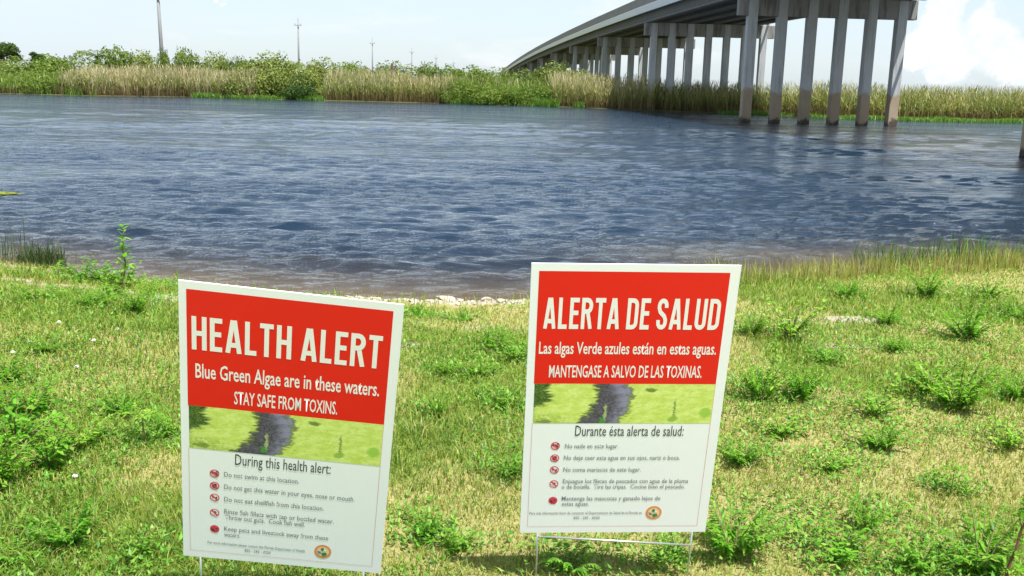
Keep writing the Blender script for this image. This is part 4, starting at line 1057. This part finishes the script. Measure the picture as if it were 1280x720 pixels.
def headline(parent, body, u0_, u1_, vt, vb, gap=.10, space=.20):
    strokes = []; x = 0
    for ch in body:
        if ch == ' ': x += space; continue
        wd_, ss = glyph(ch)
        for s in ss: strokes.append([(a + x, b) for a, b in s])
        x += wd_ + gap
    x -= gap; T = .145; V = []; Fc = []
    for si, s in enumerate(strokes):
        pts = [Vector(p) for p in s]; L_, R_ = [], []
        for i, p in enumerate(pts):
            d0 = (pts[i] - pts[i - 1]).normalized() if i > 0 else None; d1 = (pts[i + 1] - pts[i]).normalized() if i < len(pts) - 1 else None
            dd = d0 if d1 is None else d1 if d0 is None else (d0 + d1).normalized()
            nrm = Vector((-dd.y, dd.x)); kf = 1 / max(.6, nrm.dot(Vector((-(d1 or d0).y, (d1 or d0).x))))
            L_.append(p + nrm * T / 2 * kf); R_.append(p - nrm * T / 2 * kf)
        k = len(V); n_ = len(pts)
        for p in L_ + R_:
            yv = min(1, max(0, p.y)) if len(s) == 2 else p.y
            V.append((-SW / 2 + (u0_ + (u1_ - u0_) * p.x / x) * SW, -.002 - .0008 - .00002 * (si % 7), SH / 2 - (vb - (vb - vt) * yv) * SH))
        for i in range(n_ - 1): Fc.append((k + i, k + i + 1, k + n_ + i + 1, k + n_ + i))
    return link('headline', pyd('headline', V, Fc), parent, M_LET)
def flat(parent, name, uvs, m, d_):
    return link(name, pyd(name, [uvp(a, b, d_) for a, b in uvs], [tuple(range(len(uvs) - 1, -1, -1))]), parent, m)
def ell(cu_, cv, ru, n=20, asp=SW / SH): return [(cu_ + ru * math.cos(2 * math.pi * i / n), cv + ru * asp * math.sin(2 * math.pi * i / n)) for i in range(n)]
def jag(pts, amp, seed, n=5):
    g = random.Random(seed); out = []
    for i, p in enumerate(pts):
        q = pts[(i + 1) % len(pts)]
        for j in range(n):
            f = j / n; e = 0 if (abs(p[1] - q[1]) < 1e-6) else 1
            out.append((p[0] + (q[0] - p[0]) * f + g.uniform(-amp, amp) * e * (j > 0), p[1] + (q[1] - p[1]) * f))
    return out
def sign(center, rot, words, label, legs, rung):
    R_ = Matrix.Rotation(np.linalg.norm(rot), 3, Vector(rot).normalized())
    # origin at the foot of the frame; parts are shifted up by base
    r = empty('yard_sign'); base = -SH / 2 - .16
    org = Vector(center) + R_ @ Vector((0, 0, base))
    r.matrix_world = Matrix.Translation(org) @ R_.to_4x4()
    tag(r, label, 'sign', 'health warning signs on the near bank')
    made = []
    m = MB(); m.box((-SW / 2, -.002, -SH / 2), (SW / 2, .002, SH / 2)); made.append(m.build('panel', M_WHITE, r, bevel=.0004))
    E_ = words['lay']
    made.append(flat(r, 'red_field', [(E_['l'], .025), (E_['r'], .025), (E_['r'], E_['red']), (E_['l'], E_['red'])], M_RED, .0004))
    ph = flat(r, 'pond_picture', [(E_['l'] + .004, E_['red']), (E_['r'] - .002, E_['red']), (E_['r'] - .002, E_['ph']), (E_['l'] + .004, E_['ph'])], M_DUCK, .0004); made.append(ph)
    t0, b0 = E_['red'] + .001, E_['ph'] - .001; H_ = b0 - t0
    sub = []
    P_ = lambda a, b: (E_['l'] + a * (E_['r'] - E_['l']), t0 + b * H_)
    # hairline border round the white part
    lt = .0022
    for a, b, c, d_ in ((E_['l'], E_['ph'], E_['l'] + lt, .972), (E_['r'] - lt, E_['red'], E_['r'], .972), (E_['l'], .972, E_['r'], .972 + lt * SW / SH)):
        made.append(flat(r, 'border_line', [(a, b), (c, b), (c, d_), (a, d_)], M_LINE, .0005))
    made.append(headline(r, *words['head']))
    for a in words['red_lines']: made.append(text(r, 'white_lettering', *a, M_LET, .012))
    for a in words['sub']: made.append(text(r, 'subheading', *a, M_INK, .0))
    for a in words['small']: made.append(text(r, 'small_print', *a, M_INKG, .006))
    # prohibition icons
    for i, (cu_, cv) in enumerate(words['icons']):
        ru = .0235; n_ = 22
        ring = [uvp(a, b, .0006) for a, b in ell(cu_, cv, ru, n_)] + [uvp(a, b, .0006) for a, b in ell(cu_, cv, ru * .80, n_)]
        ic = link('prohibition_icon', pyd('prohibition_icon', ring, [(j, n_ + j, n_ + (j + 1) % n_, (j + 1) % n_) for j in range(n_)]), r, M_ICON); made.append(ic)
        A_ = SW / SH; o_ = ru * .62
        sub.append(flat(ic, 'slash', [(cu_ - o_ - .003, cv - o_ * A_ + .002), (cu_ - o_ + .003, cv - o_ * A_ - .002), (cu_ + o_ + .003, cv + o_ * A_ - .002), (cu_ + o_ - .003, cv + o_ * A_ + .002)], M_ICON, .0012))
        if i in (0, 1, 4): sub.append(flat(ic, 'icon_field', ell(cu_, cv, ru * .78, 18), M_ICONP if i != 4 else M_ICON, .0006))
        dk = {0: [[(-.9, -.25), (.1, -.42), (.75, .05), (.55, .45), (.15, .0), (-.35, .1)], [(.35, -.7), (.7, -.7), (.8, -.35), (.4, -.3)]],
              1: [[(-.45, -.5), (.4, -.55), (.5, .35), (-.05, .6), (-.5, .3)]],
              2: [[(-.6, -.2), (-.25, -.5), (-.05, -.1), (-.3, .25)], [(.1, .0), (.5, -.3), (.6, .2), (.3, .4)]],
              3: [[(-.4, -.1), (.1, -.45), (.45, -.1), (.15, .1), (.2, .5), (-.1, .1)]],
              4: [[(-.7, .1), (-.2, -.45), (.25, -.15), (.65, -.4), (.5, .35), (.1, .25), (-.3, .6)]]}[i]
        for pg in dk: sub.append(flat(ic, 'silhouette', [(cu_ + a * ru, cv + b * ru * A_) for a, b in pg], M_INK, .0009))
    # round state seal
    sx_, sy_ = words['seal']; A_ = SW / SH
    se = flat(r, 'round_seal', ell(sx_, sy_, .043, 28), M_SO, .0006); made.append(se)
    sub.append(flat(se, 'seal_field', ell(sx_, sy_, .031, 24), M_SC, .0009))
    sub.append(flat(se, 'seal_shore', [(sx_ - .005, sy_ + .004), (sx_ + .018, sy_ + .003), (sx_ + .022, sy_ + .012), (sx_ + .004, sy_ + .019), (sx_ - .006, sy_ + .014)], M_SG, .0012))
    sub.append(flat(se, 'seal_water', [(sx_ - .028, sy_ - .003), (sx_ - .010, sy_ + .001), (sx_ - .008, sy_ + .010), (sx_ - .022, sy_ + .009)], M_SB, .0012))
    sub.append(flat(se, 'seal_tree', [(sx_ - .011, sy_ - .013), (sx_ + .002, sy_ - .017), (sx_ + .006, sy_ - .009), (sx_ - .002, sy_ - .001), (sx_ - .009, sy_ - .006)], M_SG, .0013))
    sub.append(flat(se, 'seal_sun', ell(sx_ + .011, sy_ - .006, .006, 10), M_LET, .0014))
    # wire step stake: two legs and a cross wire
    fr_ = MB(); zb = -SH / 2
    for x in legs: fr = MB(); fr.tube([(x, 0, zb - .0005), (x + .002, 0, zb - .1), (x + .003, .0, zb - .33)], .0032, 8); made.append(fr.build('leg', M_WIRE, r, smooth=True))
    fr = MB(); fr.tube([(legs[0] + .003, -.004, zb + rung[0]), (legs[1] - .003, -.004, zb + rung[1])], .0034, 8); made.append(fr.build('cross_wire', M_WIRE, r, smooth=True))
    off_ = Vector((0, 0, -base))
    for o in made: o.location = off_
    return r
EN = {'lay': {'l': .035, 'r': .955, 'red': .416, 'ph': .571},
      'head': ('HEALTH ALERT', .057, .918, .110, .221),
      'red_lines': [('Blue Green Algae are in these waters.', .072, .920, .268, .316), ('STAY SAFE FROM TOXINS.', .250, .731, .352, .396)],
      'sub': [('During this health alert:', .257, .717, .579, .619)],
      'small': [('Do not swim at this location.', .204, .567, .650, .668), ('Do not get this water in your eyes, nose or mouth.', .204, .842, .698, .716), ('Do not eat shellfish from this location.', .205, .694, .746, .764),
                ('Rinse fish fillets with tap or bottled water.', .205, .747, .794, .812), ('Throw out guts.  Cook fish well.', .210, .605, .817, .835), ('Keep pets and livestock away from these', .205, .725, .864, .881), ('waters.', .205, .285, .888, .904),
                ('For more information please contact the Florida Department of Health', .123, .611, .929, .940), ('850 - 245 - 4250', .308, .439, .949, .960)],
      'icons': [(.158, .660), (.158, .707), (.158, .753), (.158, .813), (.158, .878)], 'seal': (.701, .930)}
ES = {'lay': {'l': .038, 'r': .951, 'red': .415, 'ph': .562},
      'head': ('ALERTA DE SALUD', .070, .926, .113, .220),
      'red_lines': [('Las algas Verde azules est\u00e1n en estas aguas.', .055, .931, .266, .307), ('MANTENGASE A SALVO DE LAS TOXINAS.', .110, .873, .349, .391)],
      'sub': [('Durante \u00e9sta alerta de salud:', .260, .817, .571, .610)],
      'small': [('No nade en este lugar.', .213, .488, .641, .658), ('No deje caer esta agua en sus ojos, nariz o boca.', .211, .814, .686, .703), ('No coma mariscos de este lugar.', .212, .616, .733, .750),
                ('Enjuague los filetes de pescados con agua de la pluma', .213, .873, .779, .796), ('o de botella.  Tire las tripas.  Cocine bien el pescado.', .209, .859, .802, .818), ('Mantenga las mascotas y ganado lejos de', .213, .736, .849, .866), ('estas aguas.', .215, .359, .871, .887),
                ('Para m\u00e1s informaci\u00f3n favor de contactar el Departamento de Salud de la Florida en', .047, .645, .912, .923), ('850 - 245 - 4250', .282, .421, .932, .943)],
      'icons': [(.163, .649), (.163, .697), (.165, .743), (.167, .799), (.167, .866)], 'seal': (.708, .918)}
def ctr(c): c = np.array(c); return np.array([0, 0, CAM_H]) + 1.334 * (c - np.array([0, 0, CAM_H]))
sign(ctr((-.4836, 2.0415, .9883)), (.2387, .1008, .0315), EN, 'leaning red and white sign headed HEALTH ALERT, the left one, in English', (-.253, .253), (-.088, -.088))
sign(ctr((.2651, 2.1685, 1.0367)), (.2156, .0031, .0609), ES, 'red and white sign headed ALERTA DE SALUD, the right one, in Spanish', (-.247, .262), (-.013, -.052))
